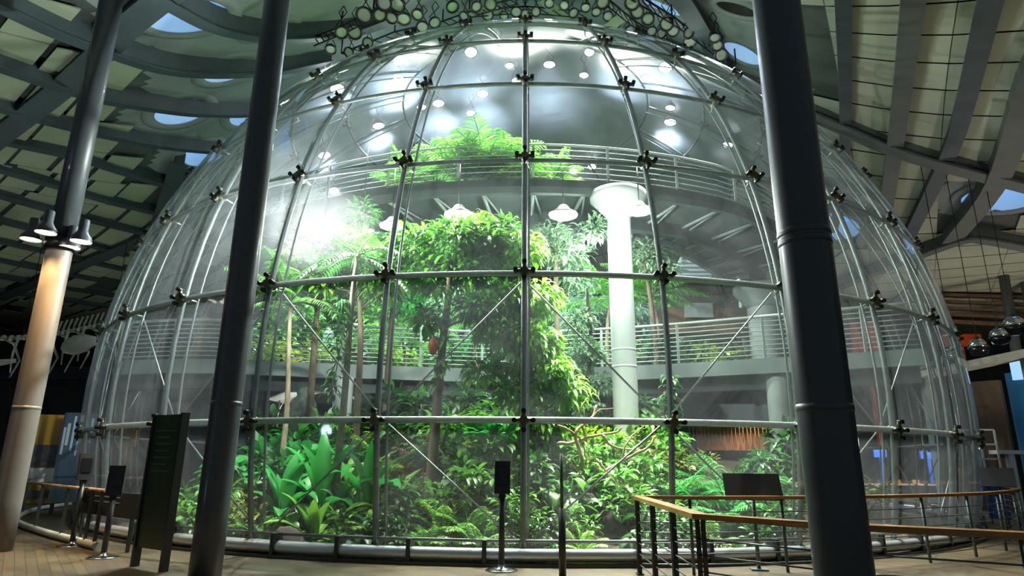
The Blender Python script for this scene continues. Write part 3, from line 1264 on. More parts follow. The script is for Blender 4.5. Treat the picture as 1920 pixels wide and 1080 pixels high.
# trees that carry the picture
tree_px([(800, 1010, -10.6), (812, 850, -10.4), (826, 680, -10.2), (840, 560, -10.0), (846, 480, -9.8)], 0.13, 0.06,
        [(850, 455, -9.6, .8), (775, 465, -9.3, .7), (905, 460, -9.4, .7), (730, 500, -9.0, .6), (810, 520, -9.2, .6), (940, 440, -9, .55), (870, 510, -9.6, .6), (895, 570, -9.8, .5), (800, 600, -9.8, .35)],
        95, 0.34, 0.12, 'leaf_mid', 'brown-trunked tree left of the central rib with a wide crown', kind=0)
tree_px([(985, 985, -9.4), (988, 850, -9.3), (985, 700, -9.2), (992, 560, -9.2), (985, 470, -9.2)], 0.10, 0.05,
        [(975, 470, -9.2, .6), (950, 560, -9.2, .55), (1005, 560, -9.2, .55), (930, 620, -9.3, .5), (1000, 640, -9.3, .6), (955, 680, -9.3, .45), (1030, 700, -9.2, .55), (975, 740, -9.4, .5), (1065, 735, -9.1, .5), (905, 700, -9.3, .35), (1020, 800, -9.4, .45), (900, 430, -9, .55)],
        95, 0.36, 0.12, 'leaf_bright', 'bright green vine-covered tree on the central rib, hanging leaves down its height', droop=1.3)
tree_px([(1046, 985, -7.6), (1045, 850, -7.4), (1046, 680, -7.2), (1043, 560, -7.0), (1042, 440, -7.0)], 0.11, 0.06,
        [(1030, 450, -7, .7), (1080, 520, -7, .5), (1060, 470, -7, .7), (1115, 430, -6.6, .5)], 60, 0.32, 0.10, 'leaf_silver', 'slim tree with a pale airy crown right of the central rib', bark='bark_pale')
tree_px([(560, 985, -7.5), (575, 850, -7.4), (590, 640, -7.3), (600, 520, -7.2)], 0.12, 0.06,
        [(560, 500, -7.2, .7), (620, 480, -7.2, .75), (690, 490, -7, .8), (530, 540, -7.2, .5), (650, 540, -7.2, .6), (580, 450, -7, .4)],
        70, 0.34, 0.14, 'leaf_mid', 'leafy tree at the upper left with its crown under the glare of the big lamp')
tree_px([(720, 985, -5.5), (722, 800, -5.2), (735, 600, -4.9), (745, 520, -4.8)], 0.13, 0.07,
        [(740, 470, -4.8, 1.0), (790, 500, -4.6, .9), (700, 520, -4.6, .8), (850, 470, -4.4, .9), (760, 560, -4.8, .7)],
        44, 0.36, 0.16, 'leaf_emerald', 'emerald tree behind the brown-trunked tree')
tree_px([(1250, 985, -5.0), (1245, 800, -4.9), (1225, 600, -4.8), (1210, 500, -4.6)], 0.12, 0.05,
        [(1215, 480, -4.6, .7), (1245, 510, -4.6, .6), (1190, 470, -4.4, .6)], 50, 0.28, 0.1, 'leaf_silver', 'pale tree just right of the white concrete column')
tree_px([(660, 985, -8.4), (668, 800, -8.3), (676, 640, -8.2), (672, 520, -8.2)], 0.11, 0.05,
        [(640, 470, -8.2, .6), (690, 500, -8.2, .6), (600, 520, -8.3, .5), (720, 540, -8.2, .5), (660, 450, -8.2, .5), (560, 490, -8.3, .45)],
        70, 0.34, 0.17, 'leaf_bright', 'light green tree between the slender palm and the second rib', kind=1)
tree_px([(1095, 985, -6.8), (1100, 800, -6.7), (1108, 640, -6.6), (1100, 540, -6.6)], 0.09, 0.04,
        [(1100, 660, -6.6, .5), (1085, 600, -6.6, .45), (1120, 720, -6.6, .45), (1075, 690, -6.6, .45), (1100, 760, -6.7, .4)],
        70, 0.26, 0.12, 'leaf_silver', 'small pale-leaved tree left of the white column, below the railing')
# slender trunk with drooping dark palm
b0 = ony(624, 1000, -10.8)
t = make_palm(5.6, 13, 1.5, 0.05, 'leaf_deep', 'bark_pale', 0.42, 0.07, 0.07, (-0.9, 0.9), 16)
place(t, (b0.x, b0.y, bed_z(b0.x, b0.y) - .05), 'slender palm at the left with a tuft of dark drooping fronds', 1.0, 0.4)
palm = make_palm(5.2, 14, 2.3, 0.25, 'leaf_mid', 'bark_pale', 0.62, 0.055, 0.08, (-.1, 1.2), 24)
PS = [((1132, 560), -3.2, 6.3, 1.0, 'feathery palm between the central rib and the white column', palm),
      ((1225, 560), -2.6, 6.4, 0.95, 'feathery palm immediately right of the white column', None),
      ((560, 570), -8.6, 5.0, 0.8, 'dark palm hanging in the left panel below the second ring', None),
      ((900, 600), -2.5, 5.6, .9, 'palm half hidden behind the central tree', None),
      ((760, 640), -3.4, 5.2, .8, 'palm behind the railing left of the brown trunk', None)]
for ((x, y), Y, z, s, lab, src) in PS:
    p = ony(x, y, Y)
    o = src or copy_tree(palm)
    hh = p.z
    b0 = bed_z(p.x, p.y) - .05
    place(o, (p.x, p.y, b0), lab, s)
    o.scale = (s, s, (hh - b0) / 5.2)

# plants standing on the upper walkway
def on_up(px, dz=0.0):
    best = min(range(len(up_n)), key=lambda i: abs(px - 982 - (up_n[i].x) * 1194.5 / (up_n[i].y + 24.07) * 0.93))
    a = up_n[best].lerp(up_f[best], .35)
    return a + Vector((0, 0, dz))


up_palm = make_palm(0.5, 14, 1.5, 0.0, 'leaf_mid', 'bark', 0.5, 0.06, 0.07, (.3, 1.4), 18)
for k, (px, s, lab) in enumerate(((905, 1.05, 'tall spiky palm on the upper walkway left of the central rib'), (845, .85, 'dark spiky palm on the upper walkway, left of the tall one'),
                                  (945, .8, 'palm clump on the upper walkway touching the central rib'), (720, .7, 'small palm at the left end of the upper walkway'), (1040, .62, 'yellow-green palm on the upper walkway right of the central rib'))):
    o = up_palm if k == 0 else copy_tree(up_palm)
    place(o, on_up(px), lab, s * 1.35)
limeb = make_bush([((0, 0, .35), .45), ((.4, 0, .3), .35), ((-.4, .1, .3), .35)], 90, .22, .09, 'leaf_lime', name='shrub')
for k, (px, s, lab) in enumerate(((930, 1.0, 'lime shrub on the upper walkway behind the railing'), (1035, .9, 'lime shrub on the upper walkway right of the central rib'), (700, .9, 'lime shrub near the left end of the upper walkway'), (1110, .5, 'small lime shrub on the upper walkway at centre right'))):
    o = limeb if k == 0 else copy_tree(limeb)
    place(o, on_up(px), lab, s * 1.2)
# hanging dark ball plant below the upper walkway
q = MB()
c = dep(681, 402, 15.2)
t = thing('hanging_plant', 'dark round hanging plant below the left end of the upper walkway', 'hanging plant', c)
blob_leaves(q, (0, 0, 0), .34, 170, .28, .05, 0, .7, 1.0)
q.build('foliage', 'leaf_deep', t)
MB().tube([(0, 0, 0), (0, 0, 9.1 - c.z)], .012, 5).build('cord', 'dark_metal', t)

# understorey: prototypes
P_ = {}
P_['bird'] = make_bigleaf(11, 0.95, 0.24, 'leaf_bright', 0.12, 2, (0.6, 1.4), 'birds_nest_fern', 'fern')
P_['banana'] = make_bigleaf(9, 1.25, 0.36, 'leaf_emerald', 0.5, 0, (0.8, 1.45), 'banana_plant', 'plant', .9)
P_['taro'] = make_bigleaf(14, 0.42, 0.36, 'leaf_mid', 0.6, 1, (0.4, 1.4), 'heart_leaf_plant', 'plant')
P_['philo'] = make_bigleaf(20, 0.36, 0.24, 'leaf_deep', 0.45, 1, (0.1, 1.4), 'philodendron', 'plant')
P_['silver'] = make_bigleaf(16, 0.34, 0.18, 'leaf_silver', 0.5, 0, (0.1, 1.4), 'silvery_plant', 'plant')
P_['fern'] = make_fern(13, 0.9, 'leaf_bright')
P_['fern_dark'] = make_fern(12, 1.0, 'leaf_mid', .26, .05)
P_['fan'] = make_fern(15, 1.35, 'leaf_emerald', .6, .05, (0.5, 1.35), 20, 'cycad_palm', 'palm', .9)
P_['drybush'] = make_fern(9, 0.9, 'leaf_dry', .35, .04, (0.2, 1.2), 16, 'dry_frond_clump', 'fern')
P_['brom'] = make_bigleaf(14, 0.42, 0.06, 'leaf_yellow', 0.02, 2, (0.4, 1.4), 'bromeliad', 'bromeliad', .5)
P_['bromred'] = make_bigleaf(12, 0.36, 0.06, 'leaf_red', 0.02, 2, (0.4, 1.4), 'bromeliad', 'bromeliad', .5)
P_['bush'] = make_bush([((0, 0, .45), .42), ((.42, .1, .35), .36), ((-.42, -.1, .38), .36), ((.1, -.2, .8), .3)], 75, .22, .11, 'leaf_mid')
P_['bushdeep'] = make_bush([((0, 0, .45), .45), ((.45, .1, .4), .38), ((-.45, -.1, .3), .38), ((-.1, .2, .85), .32)], 75, .24, .13, 'leaf_deep')
P_['busholive'] = make_bush([((0, 0, .4), .42), ((.4, .1, .32), .34), ((-.4, -.1, .34), .34)], 85, .17, .07, 'leaf_olive')
P_['bushlime'] = make_bush([((0, 0, .4), .42), ((.4, .1, .5), .34), ((-.4, -.1, .34), .34)], 75, .2, .09, 'leaf_lime')
P_['busheme'] = make_bush([((0, 0, .5), .5), ((.4, .1, .4), .4), ((-.4, -.1, .7), .4)], 75, .26, .16, 'leaf_emerald', 1)
USED = set()


def put(kind, px, py, Y, s, label, z=None, group=None):
    """root of the plant below picture point (px,py) at depth Y; stands on the bed unless z is given"""
    p = ony(px, py, Y)
    src = P_[kind]
    o = src if kind not in USED else copy_tree(src)
    USED.add(kind)
    place(o, (p.x, p.y, (bed_z(p.x, p.y) - .03) if z is None else z), label, s, group=group)
    return o


def putz(kind, px, py, Y, s, label, group=None):
    p = ony(px, py, Y)
    return put(kind, px, py, Y, s, label, z=p.z, group=group)


DESC = {'bird': 'upright fern with strap leaves', 'banana': 'broad-leaved emerald plant', 'taro': 'clump of heart-shaped green leaves',
        'philo': 'dark glossy broad-leaved plant', 'silver': 'silvery pale-leaved plant', 'fern': 'light green feathery fern', 'fern_dark': 'mid green arching fern',
        'fan': 'palm with stiff emerald fronds', 'drybush': 'clump of dry brown fronds', 'brom': 'yellow spiky bromeliad', 'bromred': 'red spiky bromeliad',
        'bush': 'rounded green shrub', 'bushdeep': 'rounded dark green shrub', 'busholive': 'olive green low shrub', 'bushlime': 'lime green shrub', 'busheme': 'big-leaved emerald shrub'}


def panel_name(px):
    for lim, n in ((330, 'far left behind the sign board'), (455, 'left of the near left column'), (580, 'in the leftmost bay'), (697, 'in the second bay from left'),
                   (840, 'just left of the brown trunk'), (980, 'between the brown trunk and central rib'), (1120, 'just right of the central rib'), (1265, 'below the bare branches'),
                   (1400, 'behind the handrail corner'), (1510, 'left of the right column'), (1660, 'right of the right column'), (2000, 'near the right edge of the dome')):
        if px < lim:
            return n


def row_name(Y):
    return 'against the glass' if Y < -12 else 'close to the glass' if Y < -11.2 else 'low on the slope' if Y < -10.2 else 'at mid slope' if Y < -9 else 'high on the slope' if Y < -7.4 else 'atop the slope'


def row(Y, lst):
    for i_, (k, px, s_) in enumerate(lst):
        if -12.5 < Y < -8 and 640 < px < 1250 and k in ('bushdeep', 'philo', 'fern_dark') and i_ % 2:
            k = {'bushdeep': 'bush', 'philo': 'taro', 'fern_dark': 'fern'}[k]
        r_out = GR - 0.75
        x = ony(px, 950, Y).x
        yy = Y
        if math.hypot(x, yy) > r_out:
            # keep it inside the glass: slide back along the line of sight
            for _ in range(60):
                yy += 0.15
                x = ony(px, 950, yy).x
                if math.hypot(x, yy) < r_out:
                    break
        put(k, px, 950, yy, s_ * rnd(.93, 1.07), '%s %s, %s' % (DESC[k], row_name(Y), panel_name(px)), group='rainforest undergrowth')


row(-12.6, [('busholive', 395, .8), ('philo', 440, .7), ('busholive', 500, .5), ('fern_dark', 545, .6), ('brom', 575, .8), ('fern', 640, .5), ('philo', 680, .6), ('bushdeep', 740, .5),
            ('fern_dark', 800, .6), ('philo', 850, .55), ('fern_dark', 900, .7), ('busholive', 930, .4), ('fern', 1090, .75), ('bushdeep', 1010, .5), ('philo', 1205, .8), ('bushdeep', 1250, .6), ('busholive', 1320, .6), ('philo', 1380, .6)])
row(-11.7, [('busholive', 420, 1.1), ('bird', 590, .95), ('fern_dark', 500, .9), ('philo', 540, .9), ('bush', 655, .6), ('fern', 700, .9), ('bushdeep', 760, .9), ('fern_dark', 830, 1.0), ('fern_dark', 885, .9), ('bushdeep', 990, .8),
            ('philo', 1030, .8), ('bushdeep', 1075, .7), ('philo', 1220, 1.1), ('bush', 1270, .8), ('fern', 1330, .8), ('bushdeep', 1440, .8)])
row(-10.9, [('bush', 380, 1.1), ('busholive', 460, 1.2), ('banana', 530, .95), ('banana', 600, 1.05), ('taro', 570, .9), ('silver', 650, 1.), ('banana', 690, .9), ('bird', 730, 1.2), ('fern_dark', 770, 1.2), ('bushdeep', 860, 1.1),
            ('philo', 910, 1.2), ('bush', 945, 1.0), ('bushdeep', 1010, 1.1), ('philo', 1060, 1.2), ('fan', 1340, .95), ('bushdeep', 1180, 1.1), ('fern', 1240, 1.), ('philo', 1290, 1.1), ('bush', 1420, .8)])
row(-9.9, [('bush', 400, 1.3), ('silver', 490, 1.5), ('bushdeep', 540, 1.2), ('philo', 590, 1.5), ('bird', 660, 1.3), ('brom', 610, .9), ('bushlime', 690, .8), ('drybush', 770, 1.0), ('bushdeep', 810, 1.), ('silver', 870, 1.4), ('bromred', 850, 1.3), ('bush', 900, 1.3),
           ('bushlime', 940, .8), ('bushdeep', 1000, 1.3), ('silver', 1110, .8), ('bushdeep', 1130, 1.2), ('bush', 1200, 1.1), ('fan', 1270, .8), ('fan', 1370, 1.1), ('bushdeep', 1450, 1.0)])
row(-8.8, [('busheme', 560, 1.3), ('silver', 510, 1.6), ('busheme', 620, 1.0), ('bushlime', 650, 1.0), ('fern', 720, 1.5), ('drybush', 785, 1.2), ('bush', 850, 1.5), ('bushlime', 915, 1.2), ('busheme', 960, 1.2), ('bushdeep', 1030, 1.4), ('bromred', 860, 1.6),
           ('bushlime', 1080, .9), ('bush', 1150, 1.1), ('busholive', 1230, 1.3), ('bushdeep', 1420, 1.1), ('busheme', 430, 1.3)])
row(-7.6, [('silver', 480, 1.7), ('busheme', 550, 1.5), ('bush', 620, 1.5), ('fern', 680, 1.8), ('bushlime', 740, 1.3), ('bushdeep', 800, 1.6), ('fern_dark', 870, 1.8), ('bush', 930, 1.6), ('silver', 1010, 1.5), ('bushlime', 1100, 1.2),
           ('bushlime', 1210, 1.3), ('bush', 1250, 1.3), ('busholive', 1300, .9), ('bushdeep', 1475, 1.6), ('busholive', 1600, 1.3)])
row(-6.4, [('bushdeep', 520, 1.7), ('silver', 600, 1.9), ('bushdeep', 700, 1.7), ('fern_dark', 770, 1.9), ('bushdeep', 840, 1.9), ('busholive', 900, 1.6), ('bushlime', 1110, 1.5), ('bushdeep', 1190, 1.5), ('bushlime', 1530, 1.3)])

# plants on the lower walkway and behind it (stand on the deck)
def on_low(px, back, kind, s_, label):
    Y = -4.6 + back
    for _ in range(30):
        p = onz(px, 640, 4.4)
        break
    x = ony(px, 640, Y).x
    o = P_[kind] if kind not in USED else copy_tree(P_[kind])
    USED.add(kind)
    place(o, (x, Y, 4.4), label, s_)


for (px, back, kind, s_, label) in (
        (505, 1.0, 'bushlime', 1.5, 'yellow-green shrub on the lower walkway, far left behind the column'), (545, 1.4, 'brom', 2.4, 'tall yellow spiky plant on the lower walkway at the left'),
        (600, 1.6, 'bushlime', 1.3, 'lime shrub behind the railing left of the dark palm'), (690, 2.6, 'bush', 2.0, 'green shrub behind the railing right of the dark palm'),
        (760, 2.9, 'bushlime', 1.4, 'lime shrub behind the railing near the brown trunk'), (830, 3.2, 'bush', 1.9, 'green shrub behind the railing beside the brown trunk'),
        (900, 3.4, 'busheme', 1.8, 'emerald shrub behind the railing left of the central rib'), (1080, 3.6, 'bush', 2.1, 'green shrub behind the railing between central rib and white column'),
        (1140, 3.6, 'fern_dark', 2.2, 'large fern behind the railing beside the white column'), (1240, 3.0, 'bushdeep', 1.7, 'dark shrub behind the railing right of the white column'),
        (1310, 2.5, 'bushlime', 1.5, 'yellow-green shrub trailing over the brown planter box'), (1360, 2.6, 'bushlime', 1.6, 'bright shrub above the right end of the brown planter box'),
        (1400, 2.9, 'busholive', 1.6, 'olive shrub next to the grey rear column'), (1290, 2.7, 'fern', 1.4, 'fern standing on the left of the brown planter box'),
        (1335, .9, 'bushlime', .7, 'small yellow shrub at the foot of the right railing'), (1400, 1.0, 'brom', 1.6, 'yellow leafy plant at the railing before the grey column'),
        (620, 3.0, 'silver', 2.2, 'silvery plant behind the dark palm on the walkway'), (980, 3.8, 'silver', 2.2, 'silvery plant behind the central rib on the walkway')):
    on_low(px, back, kind, s_, label)

# backdrop trees, rear half of the dome
back1 = make_tree([(0, 0, 0), (.1, 0, 2.5), (-.1, 0, 4.5), (0, 0, 6.0)], .14, .06, [((0, 0, 6), 1.2), ((1, 0, 5.2), .95), ((-1, .2, 5.3), .95), ((.4, -.3, 4.2), .8), ((-.5, -.2, 3.6), .7)], 22, .42, .2, 'leaf_mid')
back2 = make_tree([(0, 0, 0), (-.1, 0, 2.2), (.2, 0, 4.2), (0, 0, 5.4)], .12, .05, [((0, 0, 5.5), 1.1), ((.9, 0, 4.6), .9), ((-.9, .2, 4.9), .9), ((-.3, -.3, 3.6), .8)], 24, .36, .15, 'leaf_silver')
BT = [(back1, 540, 1.0, 1.0, 'background tree at the left rear of the dome'), (None, 660, 3.0, 1.15, 'background tree behind the slender palm'), (None, 810, 4.5, 1.1, 'background tree behind the brown trunk'),
      (None, 930, 5.5, 1.2, 'background tree behind the bright vine-covered tree'), (None, 1070, 5.0, 1.15, 'background tree behind the pale airy crown'), (None, 1300, 3.8, .8, 'background tree at the right rear above the planter')]
for (src, px, Y, s_, lab) in BT:
    o = src or copy_tree(back1)
    x = ony(px, 700, Y).x
    place(o, (x, Y, bed_z(x, Y) - .05), lab, s_)
for k, (px, Y, s_, lab) in enumerate(((600, 5.0, 1.25, 'pale background tree at the far left rear'), (740, 6.5, 1.3, 'pale background tree left of the brown trunk'), (880, 2.0, 1.2, 'pale background tree left of the central rib'),
                                      (1010, 7.0, 1.3, 'pale background tree seen right behind the central rib'), (1130, 2.5, 1.25, 'pale background tree left of the white column'), (1225, 5.5, 1.2, 'pale background tree right of the white column'))):
    o = back2 if k == 0 else copy_tree(back2)
    x = ony(px, 700, Y).x
    place(o, (x, Y, bed_z(x, Y) - .05), lab, s_)

# warm humid mist filling the dome
m = bpy.data.materials.new('mist')
m.use_nodes = True
MATS['mist'] = m
nt = m.node_tree
nt.nodes.remove(nt.nodes['Principled BSDF'])
vs = nt.nodes.new('ShaderNodeVolumeScatter')
vs.inputs['Color'].default_value = (.9, .96, 1, 1)
vs.inputs['Density'].default_value = 0.021
vs.inputs['Anisotropy'].default_value = 0.80
nt.links.new(vs.outputs[0], nt.nodes['Material Output'].inputs['Volume'])
q = MB()
prof = [(0.0, DR - .5)] + [((DR - .5) * math.cos(a_), (DR - .5) * math.sin(a_)) for a_ in [math.radians(d) for d in range(80, 14, -10)]]
q.lathe([(r_, z_ + DC.z) for r_, z_ in prof], n=60)
tag(q.build('mist', 'mist'), 'thin pale mist hanging in the lamplight inside the dome', 'mist', kind='stuff')

# puff of scattering volume added to give the glaring lamp its halo
m = bpy.data.materials.new('halo_fog')
m.use_nodes = True
MATS['halo_fog'] = m
nt = m.node_tree
nt.nodes.remove(nt.nodes['Principled BSDF'])
vs = nt.nodes.new('ShaderNodeVolumeScatter')
vs.inputs['Color'].default_value = (.96, .99, 1, 1)
vs.inputs['Anisotropy'].default_value = 0.35
tc = nt.nodes.new('ShaderNodeTexCoord')
gr = nt.nodes.new('ShaderNodeTexGradient')
gr.gradient_type = 'SPHERICAL'
mm = nt.nodes.new('ShaderNodeMath')
mm.operation = 'MULTIPLY'
mm.inputs[1].default_value = 0.11
nt.links.new(tc.outputs['Object'], gr.inputs[0])
nt.links.new(gr.outputs['Fac'], mm.inputs[0])
nt.links.new(mm.outputs[0], vs.inputs['Density'])
nt.links.new(vs.outputs[0], nt.nodes['Material Output'].inputs['Volume'])
q = MB()
q.lathe([(math.sin(PI * i / 12), -math.cos(PI * i / 12)) for i in range(13)], n=24)
fo = q.build('halo_puff', 'halo_fog', loc=dep(600, 432, 14.2))
fo.scale = (1.45, 1.2, 1.0)
tag(fo, 'scattering puff added as the glare halo around the lamp at the upper left', 'halo_fog', kind='stuff')

# tangle of bare branches right of the central rib
base = ony(1095, 990, -10.3)
base = Vector((base.x, base.y, bed_z(base.x, base.y) - .05))
t = thing('bare_branches', 'tangle of bare brown branches right of the central rib', 'branches', base)
BR = [([(1095, 985, -10.2), (1097, 900, -10.3), (1088, 850, -10.4), (1080, 810, -10.4), (1108, 785, -10.2), (1118, 760, -10.1)], .055),
      ([(1086, 918, -10.9), (1110, 900, -10.7), (1165, 865, -10.4), (1215, 838, -10.2), (1228, 818, -10.1)], .05),
      ([(1045, 832, -10.4), (1075, 830, -10.3), (1095, 822, -10.3), (1130, 814, -10.2), (1155, 810, -10.1), (1165, 802, -10.1)], .042),
      ([(1046, 798, -10.5), (1075, 812, -10.4), (1092, 830, -10.3), (1100, 870, -10.4)], .03),
      ([(1130, 815, -10.2), (1145, 835, -10.2), (1180, 843, -10.2), (1200, 830, -10.0)], .034),
      ([(1120, 862, -10.5), (1135, 880, -10.6), (1150, 908, -10.7)], .022),
      ([(1100, 825, -10.3), (1092, 800, -10.3), (1088, 770, -10.3), (1102, 745, -10.2)], .025),
      ([(1050, 850, -10.6), (1075, 872, -10.5), (1098, 905, -10.5)], .02),
      ([(1108, 786, -10.2), (1122, 770, -10.2), (1150, 765, -10.1)], .02),
      ([(1165, 865, -10.4), (1175, 830, -10.3), (1205, 800, -10.1), (1225, 790, -10.0)], .022)]
for pts, r in BR:
    q = MB()
    pp = catmull([ony(*p) - base for p in pts], 5)
    n = len(pp)
    pp = [p + rdir() * .012 for p in pp]
    q.tube(pp, [r * (1 - .6 * i / (n - 1)) for i in range(n)], 7)
    q.build('branch', 'branch_wood', t)
# hanging vines
for k, (px, y0, y1, Y, lab) in enumerate(((833, 540, 720, -10.3, 'vine with a red-brown pod hanging beside the brown trunk'), (1255, 700, 800, -9.5, 'vine hanging along the rib right of the white column'), (905, 520, 640, -9.0, 'vine dangling left of the central rib'),
                                          (1010, 640, 900, -9.7, 'long vine hanging just right of the central rib'), (640, 560, 740, -10.9, 'dark vine hanging from the slender palm'))):
    a = ony(px, y0, Y)
    ln = a.z - ony(px, y1, Y).z
    t = thing('hanging_vine', lab, 'vine', a)
    q = MB()
    pts = [Vector((.04 * math.sin(i), .03 * math.cos(i * 2), -ln * i / 12)) for i in range(13)]
    q.tube(pts, .012, 5)
    q.build('stem', 'stem_green', t)
    q = MB()
    for p in pts:
        for _ in range(9):
            d = rdir(-.6, .3)
            q.leaf(p + d * .08, d, (0, 0, 1), rnd(.16, .28), rnd(.06, .1), 1.0, 0, 3)
    q.build('foliage', ['leaf_mid', 'leaf_deep', 'leaf_bright', 'leaf_bright', 'leaf_deep'][k], t)
    if k == 0:
        q = MB()
        q.lathe([(0, -.22), (.07, -.17), (.11, -.05), (.10, .08), (.04, .18), (0, .2)], c=(-.18, -.1, -ln * .62), n=12)
        q.build('pod', 'pod_red', t)
# rocks
for k, (px, Y, s_, lab) in enumerate(((545, -12.2, .5, 'small rock against the glass at the left'), (1145, -11.2, .5, 'brown boulder below the bare branches'), (1060, -12.0, .35, 'low rock at the foot of the central panel'), (1100, -10.6, .7, 'dark boulder behind the branch base'))):
    x = ony(px, 980, Y).x
    q = MB()
    q.lathe([(0, .75), (.3, .68), (.55, .45), (.68, .15), (.62, -.2), (0, -.3)], n=16)
    for i in range(len(q.v)):
        v = Vector(q.v[i])
        v *= 1 + .35 * noise.noise(v * 1.7 + Vector((k * 5, 0, 0)))
        q.v[i] = tuple(v * s_)
    tag(q.build('rock', 'rock', loc=(x, Y, bed_z(x, Y))), lab, 'rock')
# moss and leaf litter
q = MB()
for _ in range(2600):
    a, r = rnd(-1.25, 1.25), rnd(8.5, GR - .45)
    x, y = r * math.sin(a), -r * math.cos(a)
    q.leaf((x, y, bed_z(x, y) + .01), rdir(-.1, .5), (0, 0, 1), rnd(.08, .2), rnd(.05, .1), .3, 0, 2)
tag(q.build('ground_cover', 'leaf_olive'), 'low creeping leaves covering the soil along the glass', 'ground cover', kind='stuff')


# ------------------------------------------------------------------ lamps
def can_lamp(p, target, r, lens, label, group=None, yoke=True, name='spotlight', can='lamp_can', power=0, col=(1, 1, 1), spot=80, hang=None, bare=False, front=0):
    t = thing(name, label, 'lamp', p, group=group)
    d = (Vector(target) - Vector(p)).normalized()
    R = d.to_track_quat('-Z', 'Y').to_matrix()
    q = MB()
    if bare:
        q.lathe([(r * .22, r * .75), (r * .3, r * .7), (r * .5, r * .45), (r * .96, r * .22), (r * .98, r * .16)], n=20, R=R, cap=False)
    else:
        q.lathe([(r * .3, r * 1.25), (r * .42, r * 1.1), (r * .8, r * .5), (r * 1.0, 0.02), (r * 1.04, 0), (r * 1.06, -.06), (r * .86, -.06), (r * .85, -.01)], n=18, R=R, cap=False)
    q.build('housing', can, t)
    q = MB()
    if bare:
        q.lathe([(r * .96, r * .18), (r, r * .04), (r * .92, -r * .12), (r * .6, -r * .26), (0, -r * .32)], n=20, R=R)
    else:
        q.lathe([(r * .97, -.012), (r * .6, -.02), (0, -.022)], n=18, R=R)
    q.build('lens', lens, t)
    if yoke:
        q = MB()
        h = hang if hang else r * 3.4
        if bare:
            q.tube([R @ Vector((0, 0, r * .7)), Vector((0, 0, h))], 0.014, 5)
        else:
            for s_ in (-1, 1):
                q.tube([R @ Vector((r * s_ * .9, 0, r * .8)), Vector((r * s_ * .6, 0, h * .75)), Vector((0, 0, h))], 0.016, 5)
        q.build('yoke', 'clamp_dark', t)
    if power and bare:
        light('lamp_light', 'POINT', d * r * .75, power, col, t, size=r * .4)
        if front:
            light('lamp_light', 'SPOT', d * r * .5, front, (1, 1, .9), t, size=r * .7, spot=110, target=Vector((0, -2.6, -7)), blend=.9)  # second beam added to brighten the plants in front
    elif power:
        light('lamp_light', 'SPOT', d * .08, power, col, t, size=r * .8, spot=spot, target=d * 5)
    return t


ORD = ['leftmost', 'second from left', 'third from left', 'fourth from left', 'fifth from left', 'sixth from left', 'seventh from left', 'eighth from left', 'ninth from left', 'tenth from left', 'eleventh from left', 'twelfth from left', 'thirteenth from left', 'fourteenth from left', 'fifteenth from left', 'sixteenth from left', 'seventeenth from left', 'eighteenth from left', 'nineteenth from left', 'twentieth from left']


def ordinal(px, pool):
    return ORD[sorted(pool).index(px)]


def lrow(py):
    return 'topmost row' if py < 130 else 'second row' if py < 180 else 'third row' if py < 240 else 'lowest row'


# lit lamps above the glass, shining down into the dome
LIT = [(750, 112, 1), (883, 97, 1), (935, 92, 0), (1030, 120, 1), (1105, 97, 0), (1172, 112, 1), (1248, 125, 1), (1210, 148, 0), (1095, 140, 0), (748, 150, 1), (632, 165, 1),
       (730, 186, 0), (822, 193, 1), (905, 175, 1), (883, 211, 0), (710, 235, 1), (712, 265, 0), (608, 290, 1), (625, 357, 1), (1257, 201, 0), (1257, 228, 1), (1075, 320, 0), (1110, 312, 0), (1365, 270, 0), (955, 122, 0), (790, 200, 0), (968, 150, 0)]
for k, (px, py, on) in enumerate(LIT):
    p = onroof(px, py, 1.0)
    lev = lrow(py)
    orr = ordinal(px + py * .001, [a_ + b_ * .001 for a_, b_, c_ in LIT if lrow(b_) == lev])
    can_lamp(p, (p.x * .5, -6 if p.y < 0 else 0, 0), .29 if on else .23, 'lamp_lens', 'lit white flood lamp seen through the dome, %s in the %s' % (orr, lev), 'lit flood lamps above the dome', power=5500 if on else 0, col=(.68, .82, 1.0), spot=95, hang=1.1)
# pendant lamps inside
for (px, py, r, pw, lab) in ((860, 404, .36, 1500, 'bright round lamp under the upper walkway, left of the central rib'), (1056, 404, .36, 1500, 'bright round lamp under the upper walkway, right of the central rib'),
                             (1198, 396, .34, 1500, 'bright round lamp under the upper walkway beside the white column capital'), (735, 424, .32, 1300, 'bright round lamp behind the rib at the left end of the upper walkway')):
    p = dep(px, py, 15.9 if px > 800 else 16.4)
    can_lamp(p, p + Vector((0, 1.0, -6)), r, 'lamp_lens_green', lab, 'lamps under the upper walkway', power=pw * .32, col=(.93, 1, .93), bare=True, front=3000, hang=9.0 - p.z)
p = dep(1081, 467, 19.0)
can_lamp(p, p + Vector((0, -.5, -6)), .27, 'lamp_lens_green', 'bright lamp hanging lower behind the pale airy crown', power=1300, col=(.93, 1, .95), bare=True, hang=2.0)
p = dep(606, 428, 14.2)
can_lamp(p, CAMLOC + Vector((-3, 4, -2)), .30, 'lamp_lens', 'very bright glaring flood lamp at the upper left inside the dome', power=3200, col=(.95, 1, .97), bare=True, hang=1.6)
for (px, py, Y, lab) in ((1408, 752, -4.6, 'small lit ceiling spot under the lower walkway, left one'), (1422, 757, -4.2, 'small lit ceiling spot under the lower walkway, right one')):
    p = ony(px, py, Y)
    p.z = min(p.z, 3.5)
    can_lamp(p, p + Vector((0, 0, -3)), .07, 'lamp_lens_warm', lab, power=90, col=(1, .85, .6), spot=120, hang=3.98 - p.z)

